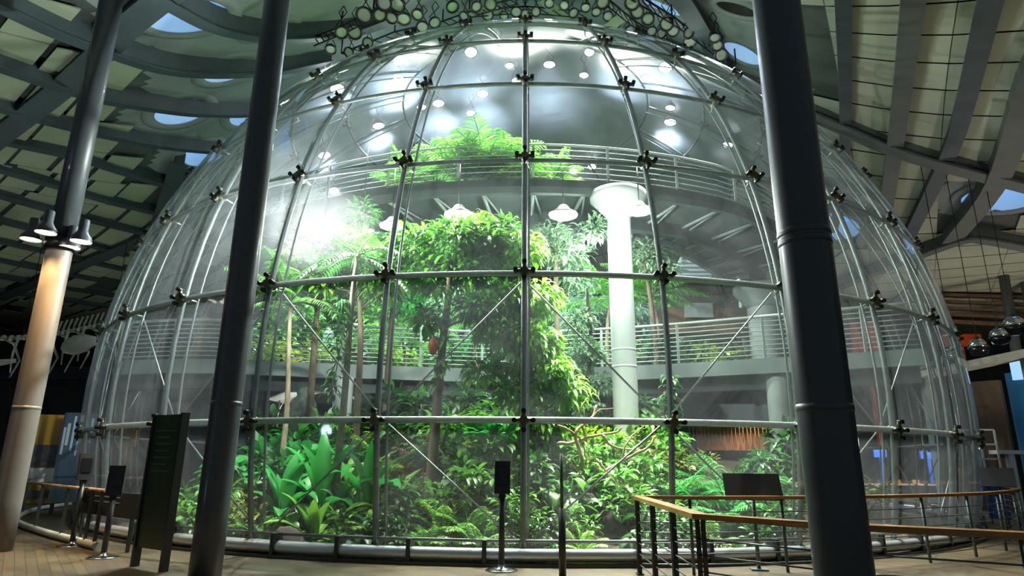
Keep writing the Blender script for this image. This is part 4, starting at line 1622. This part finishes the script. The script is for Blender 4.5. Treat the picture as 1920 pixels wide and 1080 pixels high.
# rig of dim-lensed round cans with black yokes under the ceiling
RIG = [(620, 92), (655, 98), (683, 28), (712, 28), (735, 33), (757, 35), (783, 27), (815, 42), (848, 12), (690, 80), (792, 50), (893, 12), (920, 8), (915, 28), (945, 30), (968, 22), (985, 26), (1005, 22), (1058, 10), (1075, 24), (1098, 14), (1118, 22),
       (1185, 5), (1195, 22), (1155, 45), (1160, 70), (1222, 58), (1240, 62), (1262, 58), (1290, 62), (1293, 78), (1345, 85), (1352, 103), (1130, 4), (1250, 45), (1340, 70), (640, 60), (665, 60), (1140, 30), (870, 30), (1030, 6), (745, 8), (720, 5), (1215, 35), (1180, 58)]
for k, (px, py) in enumerate(RIG):
    p = onroof(px, py, 0.9)
    rside = lambda a_: 'above the left shoulder of the dome' if a_ < 850 else 'above the dome top' if a_ < 1125 else 'above the right shoulder of the dome'
    side = rside(px)
    orr = ordinal(px + py * .001, [a_ + b_ * .001 for a_, b_ in RIG if rside(a_) == side])
    fl_on = k % 5 == 0  # these cans carry a beam added to brighten the front bed
    tg_ = Vector((p.x * .75, -11.2, .8)) if fl_on else p + Vector((rnd(-2.5, 2.5), rnd(-6, -2), -6))
    can_lamp(p, tg_, rnd(.17, .23), 'lamp_lens_dim', 'round spotlight in the rig %s, %s' % (side, orr), 'unlit spotlights, ' + side, hang=.9, power=14000 if fl_on else 0, col=(1, 1, .86), spot=52)
for k, l in enumerate(([(590, 70), (640, 50), (700, 20), (760, -10)], [(640, 100), (740, 60), (830, 40), (900, 15), (970, -5)], [(1130, -10), (1190, 40), (1250, 75), (1330, 110)], [(1180, -20), (1260, 30), (1340, 90), (1380, 120)], [(880, 20), (985, 12), (1100, 22)])):
    q = MB()
    pts = [onroof(x, y, .55) for x, y in l]
    q.tube(pts, .035, 8)
    q.tube([p + Vector((0, 0, -.3)) for p in pts], .025, 6)
    for i in range(len(pts) - 1):
        for j in range(5):
            a, b2 = pts[i].lerp(pts[i + 1], j / 5), pts[i].lerp(pts[i + 1], (j + 1) / 5)
            q.tube([a, b2 + Vector((0, 0, -.3))], .02, 4)
    for p in pts:
        q.tube([p, p + Vector((0, 0, .6))], .03, 5)
    tag(q.build('lighting_truss', 'clamp_dark'), ['black lighting truss, outer left above the dome', 'black lighting truss curving over the left shoulder of the dome', 'black lighting truss over the right shoulder of the dome', 'black lighting truss, outer right above the dome', 'black lighting truss over the crown of the dome'][k], 'truss')
# pale hanging baffles between the cans
for k, (px, py, a, lab) in enumerate(((1170, 30, -.9, 'pale slanting board in the rig, right of the dome top'), (1040, 18, .9, 'pale slanting board just right of the central rib top'), (900, 22, -.3, 'pale slanting board left of the central rib top'))):
    p = onroof(px, py, .7)
    tag(MB().box(p, (1.5, .45, .05), rz=a).build('baffle_board', 'roof_tile'), lab, 'board')


# ------------------------------------------------------------------ big columns in the hall
p = dep(452, 540, 9.6)
column('steel_column', 'tall slim dark steel column left of the middle, beside the green sign board', p.x, p.y, .21, 0, zr(p.x, p.y) - .1, 'column_paint', collar=(2.3,))
p = dep(1519, 540, 5.2)
column('steel_column', 'thick dark steel column at the right, nearest to the viewer', p.x, p.y, .205, 0, zr(p.x, p.y) - .1, 'column_paint', collar=(1.95, 3.3, 3.38))
p = dep(97, 540, 12.2)
lc = column('steel_column', 'steel column at the far left carrying a cluster of lamps, lit warm below them', p.x, p.y, .22, 0, zr(p.x, p.y) - .1, 'column_lamplit', collar=(2.4,))
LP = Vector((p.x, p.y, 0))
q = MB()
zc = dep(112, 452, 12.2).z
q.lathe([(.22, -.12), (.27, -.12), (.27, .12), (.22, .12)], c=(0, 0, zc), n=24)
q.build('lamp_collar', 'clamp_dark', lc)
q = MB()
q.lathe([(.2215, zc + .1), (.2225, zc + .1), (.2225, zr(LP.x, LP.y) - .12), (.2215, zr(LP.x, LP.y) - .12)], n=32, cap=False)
q.build('unlit_upper', 'column_paint', lc)  # same column, darker sleeve standing for the part above the lamplight
for k, (px, py, lab) in enumerate(((58, 448, 'far left spotlight of the cluster on the left column'), (86, 435, 'second spotlight from the left in the cluster on the left column'), (131, 463, 'lower right spotlight in the cluster on the left column'), (152, 452, 'rightmost spotlight in the cluster on the left column'))):
    pp = dep(px, py, 11.9 if k % 2 else 12.3)
    t = thing('spotlight', lab, 'lamp', pp, group='spotlights on the left column')
    q = MB()
    q.lathe([(.075, .42), (.085, .40), (.085, .20), (.11, .14), (.17, .06), (.18, 0), (.18, -.02)], n=18, cap=False)
    q.build('housing', 'column_paint', t)
    q = MB()
    q.lathe([(.172, -.006), (0, -.01)], n=18)
    q.build('lens', 'lamp_lens_warm', t)
    q = MB()
    q.tube([(0, 0, .28), (LP.x - pp.x, LP.y - pp.y, zc - pp.z)], .022, 6)
    q.build('arm', 'clamp_dark', t)
    tgt = Vector((LP.x - pp.x, LP.y - pp.y, -4.2)) if k != 2 else Vector((0.5, -1, -4.5))
    light('lamp_light', 'SPOT', (0, 0, -.06), 420, (1, .62, .28), t, size=.1, spot=75, target=tgt, blend=.8)

# ------------------------------------------------------------------ left foreground and hall
def kiosk(px, py, zt, label, lean=0.0, s_=1.0, hw=.24, rz=0.0):
    b0 = onz(px, py, 0)
    t = thing('info_stand', label, 'stand', b0, rz)
    q = MB()
    q.lathe([(.24, 0), (.24, .012), (.20, .025), (.06, .05), (.04, .09), (.04, .1)], n=28)
    q.build('base', 'chrome', t)
    q = MB()
    q.tube([(0, 0, .05), (0, 0, zt - .42)], .045, 12)
    q.build('pole', 'dark_metal', t)
    q = MB()
    R = Matrix.Rotation(-.12, 3, 'X')
    q.box((0, 0, zt - .22), (hw, .09, .48), R=R)
    h = q.build('head', 'black_matte', t)
    q = MB()
    q.box((0, -.052, zt - .19), (hw - .07, .012, .26), R=R)
    q.build('screen', 'black_gloss', h)
    q = MB()
    q.box((0, -.01, zt - .49), (.1, .1, .07))
    q.build('bracket', 'clamp_dark', t)
    return t


kiosk(940, 1070, 1.55, 'black-headed info stand on a round chrome foot, centre, before the glass')
kiosk(134, 1024, 1.62, 'info stand with thin black head, further left, before the yellow board', rz=.8)
kiosk(193, 1046, 1.42, 'info stand with black head, nearer one, just left of the green sign board', rz=.5)
# lone floor pole in front of the centre
b0 = onz(1055, 1092, 0)
t = thing('floor_pole', 'thin dark upright pole on the floor right of the central info stand', 'pole', b0)
q = MB()
q.tube([(0, 0, 0), (0, 0, .95)], .05, 12)
q.build('lower_sleeve', 'dark_metal', t)
q = MB()
q.tube([(0, 0, .95), (0, 0, 1.68)], .024, 10)
q.build('upper_rod', 'steel_frame', t)
q = MB()
q.lathe([(.11, 0), (.11, .02), (.055, .03)], n=20)
q.build('foot_plate', 'dark_metal', t)

# tall green sign board
a, b2 = onz(252, 1062, 0), onz(306, 1072, 0)
ctr = (a + b2) / 2
dx = Vector((b2.x - a.x, b2.y - a.y, 0))
ang = math.atan2(dx.y, dx.x)
t = thing('sign_board', 'tall narrow dark green free-standing sign board beside the near left column', 'sign', ctr, ang)
wd = dx.length
q = MB()
q.box((0, 0, 1.25), (wd - .04, .07, 1.94))
q.build('panel', 'board_green', t)
for s_ in (-1, 1):
    q = MB()
    q.box((s_ * (wd / 2), 0.0, 1.12), (.05, .12, 2.24))
    q.build('post', 'dark_metal', t)
for k in range(7):
    q = MB()
    z = 1.98 - k * .10
    q.box((-.02 - .05 * (k % 2), -.037, z), (wd * (.62 if k % 2 == 0 else .5), .005, .022))
    q.build('text_line', 'board_text', t)

# curved floor barrier: metal foot ring, posts, top rail, glass
fl = catmull([(-15.2, -1.8, 0), (-14.6, -4.2, 0), (-12.6, -7.5, 0), (-10.2, -9.9, 0), (-8.2, -11.6, 0), (-7.5, -12.2, 0)], 6)
t = thing('glass_barrier', 'curved low barrier with metal foot ring, posts and glass at the left', 'barrier')
q = MB()
q.tube([p + Vector((0, 0, .07)) for p in fl], .07, 8)
q.build('foot_ring', 'bone', t)
q = MB()
q.tube([p + Vector((0, 0, 1.0)) for p in fl], .03, 8)
q.build('top_rail', 'branch_wood', t)
for i in range(1, len(fl), 4):
    MB().box(fl[i] + Vector((0, 0, .5)), (.06, .06, 1.0), rz=.7).build('post', 'dark_metal', t)
q = MB()
for p in fl:
    q.v.append((p.x, p.y, .12))
    q.v.append((p.x, p.y, .93))
for i in range(len(fl) - 1):
    q.face([2 * i, 2 * i + 2, 2 * i + 3, 2 * i + 1])
q.build('glass_pane', 'clear_glass', t)

# black bench-like sign with two lines of small lettering
a, b2 = ony(146, 940, -11.1), ony(262, 937, -12.6)
t = thing('low_sign', 'low wide black panel with faint lettering behind the info stands', 'sign', ((a.x + b2.x) / 2, (a.y + b2.y) / 2, 0), math.atan2(b2.y - a.y, b2.x - a.x))
ln = (b2 - a).length
MB().box((0, 0, .76), (ln, .06, .42)).build('panel', 'black_matte', t)
for s_ in (-.4, .4):
    MB().box((s_ * ln, 0.04, .33), (.05, .05, .66)).build('leg', 'dark_metal', t)
for k in range(2):
    MB().box((-.1, -.034, .88 - .09 * k), (ln * .55, .006, .014)).build('text_line', 'bone', t)

# yellow exhibit board with photograph
a = ony(92, 828, -5.0)
t = thing('exhibit_board', 'yellow exhibit board with a dark photograph panel behind the left barrier', 'board', (a.x, a.y, 0), .35)
MB().box((0, 0, 1.55), (.92, .12, 2.5)).build('panel', 'yellow_board', t)
MB().box((.02, -.075, 1.62), (.66, .03, .62)).build('photo', 'photo_dark', t)
MB().box((.02, -.075, 1.08), (.66, .03, .38)).build('caption_plate', 'white_paint', t)
MB().box((.0, -.09, .55), (.5, .05, .22)).build('lower_plate', 'photo_dark', t)
for s_ in (-.38, .38):
    MB().box((s_, .0, .18), (.08, .1, .4)).build('leg', 'dark_metal', t)
a = ony(143, 828, -5.2)
t = thing('blue_banner', 'dark blue banner wall with pale vertical streaks beside the yellow board', 'banner', (a.x, a.y, 0), .2)
MB().box((0, 0, 1.6), (.84, .1, 2.5)).build('panel', 'banner_blue', t)
for k in range(6):
    MB().box((-.36 + .14 * k + rnd(-.03, .03), -.056, 2.15 + rnd(-.15, .2)), (rnd(.03, .09), .01, rnd(.6, 1.3))).build('pale_streak', 'banner_light', t)
a = ony(240, 822, -2.0)
tag(MB().box((a.x, a.y, a.z), (.55, .08, .55)).box((a.x, a.y + .02, a.z / 2), (.06, .05, a.z)).build('yellow_sign', 'yellow_board'), 'small square yellow sign on a post seen through the left edge of the dome', 'sign')
tag(MB().box((-17.2, 2.0, .95), (2.6, .5, 1.9)).build('display_case', 'wood_wall'), 'dark display case at the far left edge behind the column', 'case')

# whale skeleton hanging at the left
c = ony(130, 650, 1.0)
t = thing('whale_skeleton', 'pale whale skeleton with spines and curved ribs hanging at the left', 'skeleton', c)
sp = catmull([(-5.0, -.6, .35), (-2.6, -.2, .30), (-1.2, 0, .45), (0, .1, .70), (1.2, .2, 1.0), (2.6, .4, 1.15)], 6)
q = MB()
for i, p in enumerate(sp):
    q.tube([p - Vector((.06, 0, 0)), p + Vector((.06, 0, 0))], .13 - .002 * i, 9)
q.build('backbone', 'bone', t)
for i in range(10, len(sp), 1):
    p = sp[i]
    q = MB()
    q.box(p + Vector((0, 0, .30)), (.06, .05, .42), R=Matrix.Rotation(.25, 3, 'Y'))
    q.build('spine', 'bone', t)
for i in range(6, 26, 3):
    p = sp[i]
    q = MB()
    for s_ in (-1, 1):
        q.tube([p, p + Vector((.1, .45 * s_, -.15)), p + Vector((.25, .75 * s_, -.8)), p + Vector((.15, .55 * s_, -1.5))], [.05, .055, .045, .02], 7)
    q.build('rib', 'bone', t)
q = MB()
q.lathe([(0, -.9), (.25, -.75), (.45, -.2), (.40, .4), (.18, .95), (0, 1.0)], c=(.9, -.8, -.05), n=16, R=Matrix.Rotation(1.35, 3, 'Y') @ Matrix.Diagonal((.9, .35, .75)))
q.build('shoulder_blade', 'bone', t)
q = MB()
q.lathe([(0, -2.3), (.35, -1.8), (.55, -.5), (.62, .4), (.35, 1.1), (0, 1.3)], c=(-3.4, -.9, -.1), n=18, R=Matrix.Rotation(1.5, 3, 'Y') @ Matrix.Diagonal((.6, .7, 1)))
q.build('skull', 'bone', t)
q = MB()
q.tube([(-5.2, -1.2, -1.0), (-3.6, -1.5, -.85), (-2.2, -1.2, -.9), (-1.4, -.8, -.7)], [.1, .2, .16, .08], 9)
q.build('jaw', 'bone', t)
for s_ in (-2.0, 1.6):
    MB().tube([(s_, 0, .6), (s_, 0, 10.3 - c.z)], .015, 5).build('cable', 'clamp_dark', t)
struct(MB().box((-27, 16, 3.6), (26, .4, 7.2)).build('wall_rear_left', 'wall_dark'))
struct(MB().box((-24, 15.6, 6.6), (20, .15, .5)).build('trim_60', 'banner_blue'))

# ------------------------------------------------------------------ right: handrail around the opening
w1 = Vector((1.74, -13.95, 1.07))
w2 = Vector((1.66, -17.45, 1.07))
near_path = [w1, w2, Vector((2.6, -18.35, 1.07)), Vector((4.6, -19.6, 1.07)), Vector((7.5, -21.4, 1.07))]
w2 = onz(1312, 968, 1.07)
near_path = [onz(1190, 931, 1.07), w2, onz(1540, 985, 1.07), onz(1920, 1004, 1.07), onz(2200, 1020, 1.07)]
near_path[0] = Vector((near_path[0].x, -14.0, 1.07))
t = thing('handrail_barrier', 'barrier with flat wooden handrail and metal wires in the right foreground', 'railing')
q = MB()
q.sweep(near_path, .16, .05, drop=-.025)
q.build('wood_handrail', 'wood_rail', t)
q = MB()
for k in range(6):
    z = .14 + k * .145
    for i in range(len(near_path) - 1):
        q.tube([Vector((p.x, p.y, z)) for p in near_path[i:i + 2]], .008, 5)
q.build('wires', 'steel_frame', t)
pl = []
for i in range(len(near_path) - 1):
    a, b2 = near_path[i], near_path[i + 1]
    n = max(1, round((b2 - a).length / 1.35))
    for k in range(n):
        pl.append((a.lerp(b2, k / n), math.atan2(b2.y - a.y, b2.x - a.x)))
for (p, an) in pl:
    q = MB()
    for s_ in (-.03, .03):
        q.box(Vector((p.x, p.y, .53)) + Vector((math.cos(an) * s_, math.sin(an) * s_, 0)), (.018, .06, 1.06), rz=an)
    q.box((p.x, p.y, .01), (.16, .1, .02), rz=an)
    q.build('post', 'dark_metal', t)
farp = [Vector((14.2 * math.sin(a), -14.2 * math.cos(a), 1.07)) for a in [math.radians(7 + 3.1 * k) for k in range(22)]]
farp[0] = near_path[0].copy()
t = thing('handrail_barrier', 'farther barrier with wooden handrail following the dome base to the right', 'railing')
q = MB()
q.sweep(farp, .14, .05, drop=-.025)
q.build('wood_handrail', 'wood_rail', t)
q = MB()
for k in range(6):
    q.tube([Vector((p.x, p.y, .14 + k * .145)) for p in farp], .009, 5)
q.build('wires', 'steel_frame', t)
for p in farp[1::2]:
    q = MB()
    q.tube([(p.x, p.y, 0), (p.x, p.y, 1.05)], .025, 6)
    q.build('post', 'steel_frame', t)
# landing edge at the lower right
a, b2 = onz(1690, 1085, 0), onz(1935, 1050, 0)
# small tilted reading panels
for (px, py, zt, w_, lab) in ((1412, 907, 1.22, .86, 'black tilted reading panel behind the handrail, left of the right column'), (1870, 895, 1.25, .62, 'black tilted reading panel behind the handrail at the right edge')):
    p = onz(px, py + 22, 1.09)
    if px < 1500:
        p = Vector((p.x, p.y, 0))
    else:
        p = ony(px, py, -9.5)
    t = thing('reading_panel', lab, 'sign', (p.x, p.y, 0), -.15 if px < 1500 else -.6)
    R = Matrix.Rotation(-.5, 3, 'X')
    if px > 1500:
        zt = p.z
    MB().box((0, 0, zt), (w_, .03, .44), R=R).build('plate', 'black_matte', t)
    MB().tube([(0, .03, 0), (0, .03, zt - .05)], .03, 8).build('post', 'steel_frame', t)
    MB().box((0, .03, .012), (.25, .2, .024)).build('foot', 'steel_frame', t)

# ------------------------------------------------------------------ right: far hall
a, b2 = ony(1796, 800, 2.2), ony(1892, 800, 1.0)
v = b2 - a
struct(MB().box(((a.x + b2.x) / 2, (a.y + b2.y) / 2, 2.4), (v.length, .4, 4.8), rz=math.atan2(v.y, v.x)).build('wall_timber', 'wood_wall'))
a, b2 = ony(1898, 760, 1.2), ony(1995, 760, -.4)
v = b2 - a
struct(MB().box(((a.x + b2.x) / 2, (a.y + b2.y) / 2, 2.6), (v.length, .2, 5.0), rz=math.atan2(v.y, v.x)).build('window_1', 'blue_glass'))
a, b2 = ony(1888, 690, 1.0), ony(1922, 690, .5)
v = b2 - a
struct(MB().box(((a.x + b2.x) / 2, (a.y + b2.y) / 2 - .2, a.z), (v.length, .1, 1.0), rz=math.atan2(v.y, v.x)).build('window_2', 'pale_blue'))
# balcony slab with dome-shaped lamps on it
a, b2 = ony(1690, 712, -2.5), ony(1990, 650, -4.5)
t = thing('balcony', 'pale balcony edge at the right with dome-shaped lamps along it', 'balcony')
q = MB()
mid = (a + b2) / 2
v = b2 - a
MB().box((mid.x, mid.y + .6, (a.z + b2.z) / 2), (v.length * 1.0, 1.3, .2), R=Matrix.Rotation(math.atan2(v.y, v.x), 3, 'Z') @ Matrix.Rotation(-math.atan2(v.z, math.hypot(v.x, v.y)), 3, 'Y')).build('slab', 'bone', t)
for s_ in (.25, .9):
    p = a.lerp(b2, s_)
    MB().box((p.x, p.y + .7, p.z / 2 - .05), (.3, .3, p.z - .1)).build('support', 'concrete_grey', t)
for k, (px, py, r) in enumerate(((1834, 652, .30), (1874, 632, .30), (1902, 612, .34), (1790, 672, .18))):
    p = ony(px, py, -3.4)
    t = thing('globe_lamp', ['black globe lamp with shiny top, left of three on the balcony', 'black globe lamp with shiny top, middle of the balcony', 'black globe lamp with shiny top, nearest the right edge', 'small shiny globe at the left end of the balcony'][k], 'lamp', p)
    q = MB()
    q.lathe([(r * math.sin(PI * (.5 - .5 * i / 8)) if i < 8 else 0.0, r * math.cos(PI * (.5 - .5 * i / 8))) for i in range(9)], n=20)
    q.build('top_shell', 'chrome', t)
    q = MB()
    q.lathe([(r * .98, 0), (r * .95, -r * .35), (r * .7, -r * .7), (r * .3, -r * .85), (0, -r * .86)], n=20)
    q.build('bottom_shell', 'black_gloss', t)
    MB().tube([(0, 0, r), (0, 0, zr(p.x, p.y) - p.z - .1)], .012, 5).build('cable', 'clamp_dark', t)
    MB().lathe([(r * .22, r * .93), (r * .22, r * 1.2), (0, r * 1.22)], n=10).build('cap', 'dark_metal', t)
# white climbing grid
p = ony(1826, 838, -2.0)
t = thing('white_frame', 'white open grid frame standing at the right beside the dome', 'frame', (p.x, p.y, 0), -.3)
W_, H0, H1 = 1.3, 1.35, 2.75
q = MB()
for k in range(4):
    x = -W_ / 2 + W_ * k / 3
    q.box((x, 0, (H0 + H1) / 2), (.05, .05, H1 - H0))
for k in range(4):
    q.box((0, 0, H0 + (H1 - H0) * k / 3), (W_, .05, .05))
q.build('grid', 'white_paint', t)
for s_ in (-1, 1):
    MB().box((s_ * W_ / 2, 0, H0 / 2), (.07, .07, H0)).build('leg', 'white_paint', t)
tag(MB().box((p.x + .1, p.y - .5, .95), (.55, .3, .3)).box((p.x + .1, p.y - .5, .4), (.5, .28, .8)).build('blue_bin', 'blue_item'), 'blue bin in front of the white grid frame', 'bin')
for k, (px, py, Y, sx, sy, sz, m_, nm, lab, cat) in enumerate((
        (1800, 885, -2.5, .35, .3, .8, 'orange_item', 'orange_figure', 'orange-brown display figure near the right edge of the dome', 'display'),
        (1805, 905, -2.4, .6, .4, .5, 'bone', 'display_plinth', 'pale plinth under the orange display figure', 'plinth'),
        (1890, 848, 1.0, 1.1, .5, .14, 'white_paint', 'counter_top', 'pale counter near the right edge', 'counter'),
        (1650, 850, 6.0, .6, .1, .35, 'blue_item', 'blue_screen', 'blue screen seen through the dome right of the right column', 'screen'),
        (1740, 853, 6.0, .7, .1, .35, 'blue_item', 'blue_screen', 'blue screen seen through the dome near its right edge', 'screen'))):
    p = ony(px, py, Y)
    q = MB()
    if nm == 'orange_figure':
        q.lathe([(.10, 0), (.17, .12), (.14, .4), (.19, .62), (.12, .74), (.05, .78), (.11, .85), (.12, .95), (0, 1.05)], c=(p.x, p.y, .75), n=14)
    elif nm == 'display_plinth':
        q.lathe([(.38, 0), (.38, .06), (.30, .1), (.30, .66), (.36, .70), (.36, .75)], c=(ony(1800, 885, -2.5).x, -2.5, 0), n=20)
    else:
        q.box(p, (sx, sy, sz))
        q.box((p.x, p.y, p.z / 2), (sx * .2, sy * .6, p.z))
    tag(q.build(nm, m_), lab, cat)
for k in range(7):
    p = onz(1600 + 45 * k, 905 + (k % 2) * 6, 0.0)
    x, y = ony(1600 + 42 * k, 880, 5.5).x, 5.5
    if math.hypot(x, y) < GR + .3:
        y = math.sqrt(max(0, (GR + 1) ** 2 - x * x)) if abs(x) < GR else y
        x = ony(1600 + 42 * k, 880, y).x
    t = thing('display_table', 'white display table behind the right part of the dome, %s of seven' % ORD[k], 'table', (x, y, 0), group='white display tables behind the dome')
    MB().box((0, 0, .78), (1.1, .6, .06)).build('table_top', 'white_paint', t)
    MB().box((0, 0, .40), (.9, .4, .7)).build('body', 'bone', t)
    MB().box((rnd(-.3, .3), 0, .9), (.2, .2, .18)).build('exhibit', ['orange_item', 'blue_item', 'yellow_board'][k % 3], t)
    if k in (1, 3, 5):
        light('display_light', 'POINT', (x, y - .6, 2.6), 150, (1, .93, .85), size=.2)
# red exhibit wall, sun-blind slats, posts
p = ony(1622, 632, 15.5)
tag(MB().box((p.x, p.y, p.z), (1.7, .2, 1.9)).box((p.x, p.y, p.z / 2), (.2, .15, p.z)).build('red_banner', 'red_panel'), 'red-orange banner seen through the dome right of the right column', 'banner')
p = ony(1800, 638, 13)
tag(MB().box((p.x, p.y, p.z), (2.4, .2, .7)).box((p.x, p.y, p.z / 2), (.2, .15, p.z)).build('red_banner', 'red_panel'), 'small red banner outside the right edge of the dome', 'banner')
for k, (px, py0, py1, Y, lab) in enumerate(((1870, 440, 640, 6.0, 'leaning pale post at the right, left one of two'), (1905, 445, 560, 7.0, 'leaning pale post at the very right edge'))):
    a, b2 = ony(px, py0, Y), ony(px + 22, py1, Y)
    tag(MB().tube([a + Vector((0, 0, .6)), Vector((b2.x, b2.y, 0))], .22, 12).build('leaning_post', 'roof_beam_pale'), lab, 'column')
for k in range(15):
    a, b2 = ony(1735, 432 + k * 12, 9.0), ony(1990, 425 + k * 13.5, 9.0)
    q = MB()
    v = b2 - a
    q.box((a + b2) / 2, (v.length, .3, .14), R=Matrix.Rotation(-math.atan2(v.z, v.x), 3, 'Y'))
    tag(q.build('wall_slat', 'wood_wall'), kind='structure')
struct(MB().box((30, 22, 5), (24, .4, 10)).build('wall_rear_right', 'wall_dark'))

# ------------------------------------------------------------------ hall fill lights, added to brighten the ceiling
def fill_light(name, lab, p, power, col, size=.5, ang=120, tgt=(0, 0, 6)):
    power *= .6
    t = thing(name, lab, 'lamp', p)
    MB().lathe([(.16, 0), (.16, .05), (.2, .22), (.17, .22), (.14, .08), (0, .07)], n=18).build('housing', 'lamp_can', t)
    light('lamp_light', 'SPOT', (0, 0, .3), power, col, t, size=size, spot=ang, target=Vector((0, 0, .3)) + Vector(tgt))


fill_light('added_fill', 'fill light added on the floor left behind the barrier', (-16.5, -9.5, 0), 1900, (.78, .92, .78), tgt=(0.5, 1, 6))
fill_light('added_fill', 'fill light added on the floor at the right wall', (17.5, -8.5, 0), 2300, (1, .90, .72), tgt=(-.5, 2, 6))
fill_light('added_fill', 'fill light added on the floor right behind the display tables', (24, 4, 0), 1800, (1, .88, .70), tgt=(-1, 0, 6))
fill_light('added_fill', 'fill light added on the floor at the far left', (-22, 2, 0), 900, (.85, .95, .75), tgt=(0, 1, 6))
fill_light('added_fill', 'unseen fill light added behind the viewer on the left', (-17, -27, 0), 1500, (.62, .80, .95), tgt=(1, 5, 6))
fill_light('added_fill', 'unseen fill light added behind the viewer on the right', (18, -27, 0), 1500, (.70, .86, .88), tgt=(1, 5, 6))
# prototypes that were never placed would sit at the origin: drop them
for k, o in P_.items():
    if k not in USED:
        for c in list(o.children_recursive):
            bpy.data.objects.remove(c)
        bpy.data.objects.remove(o)
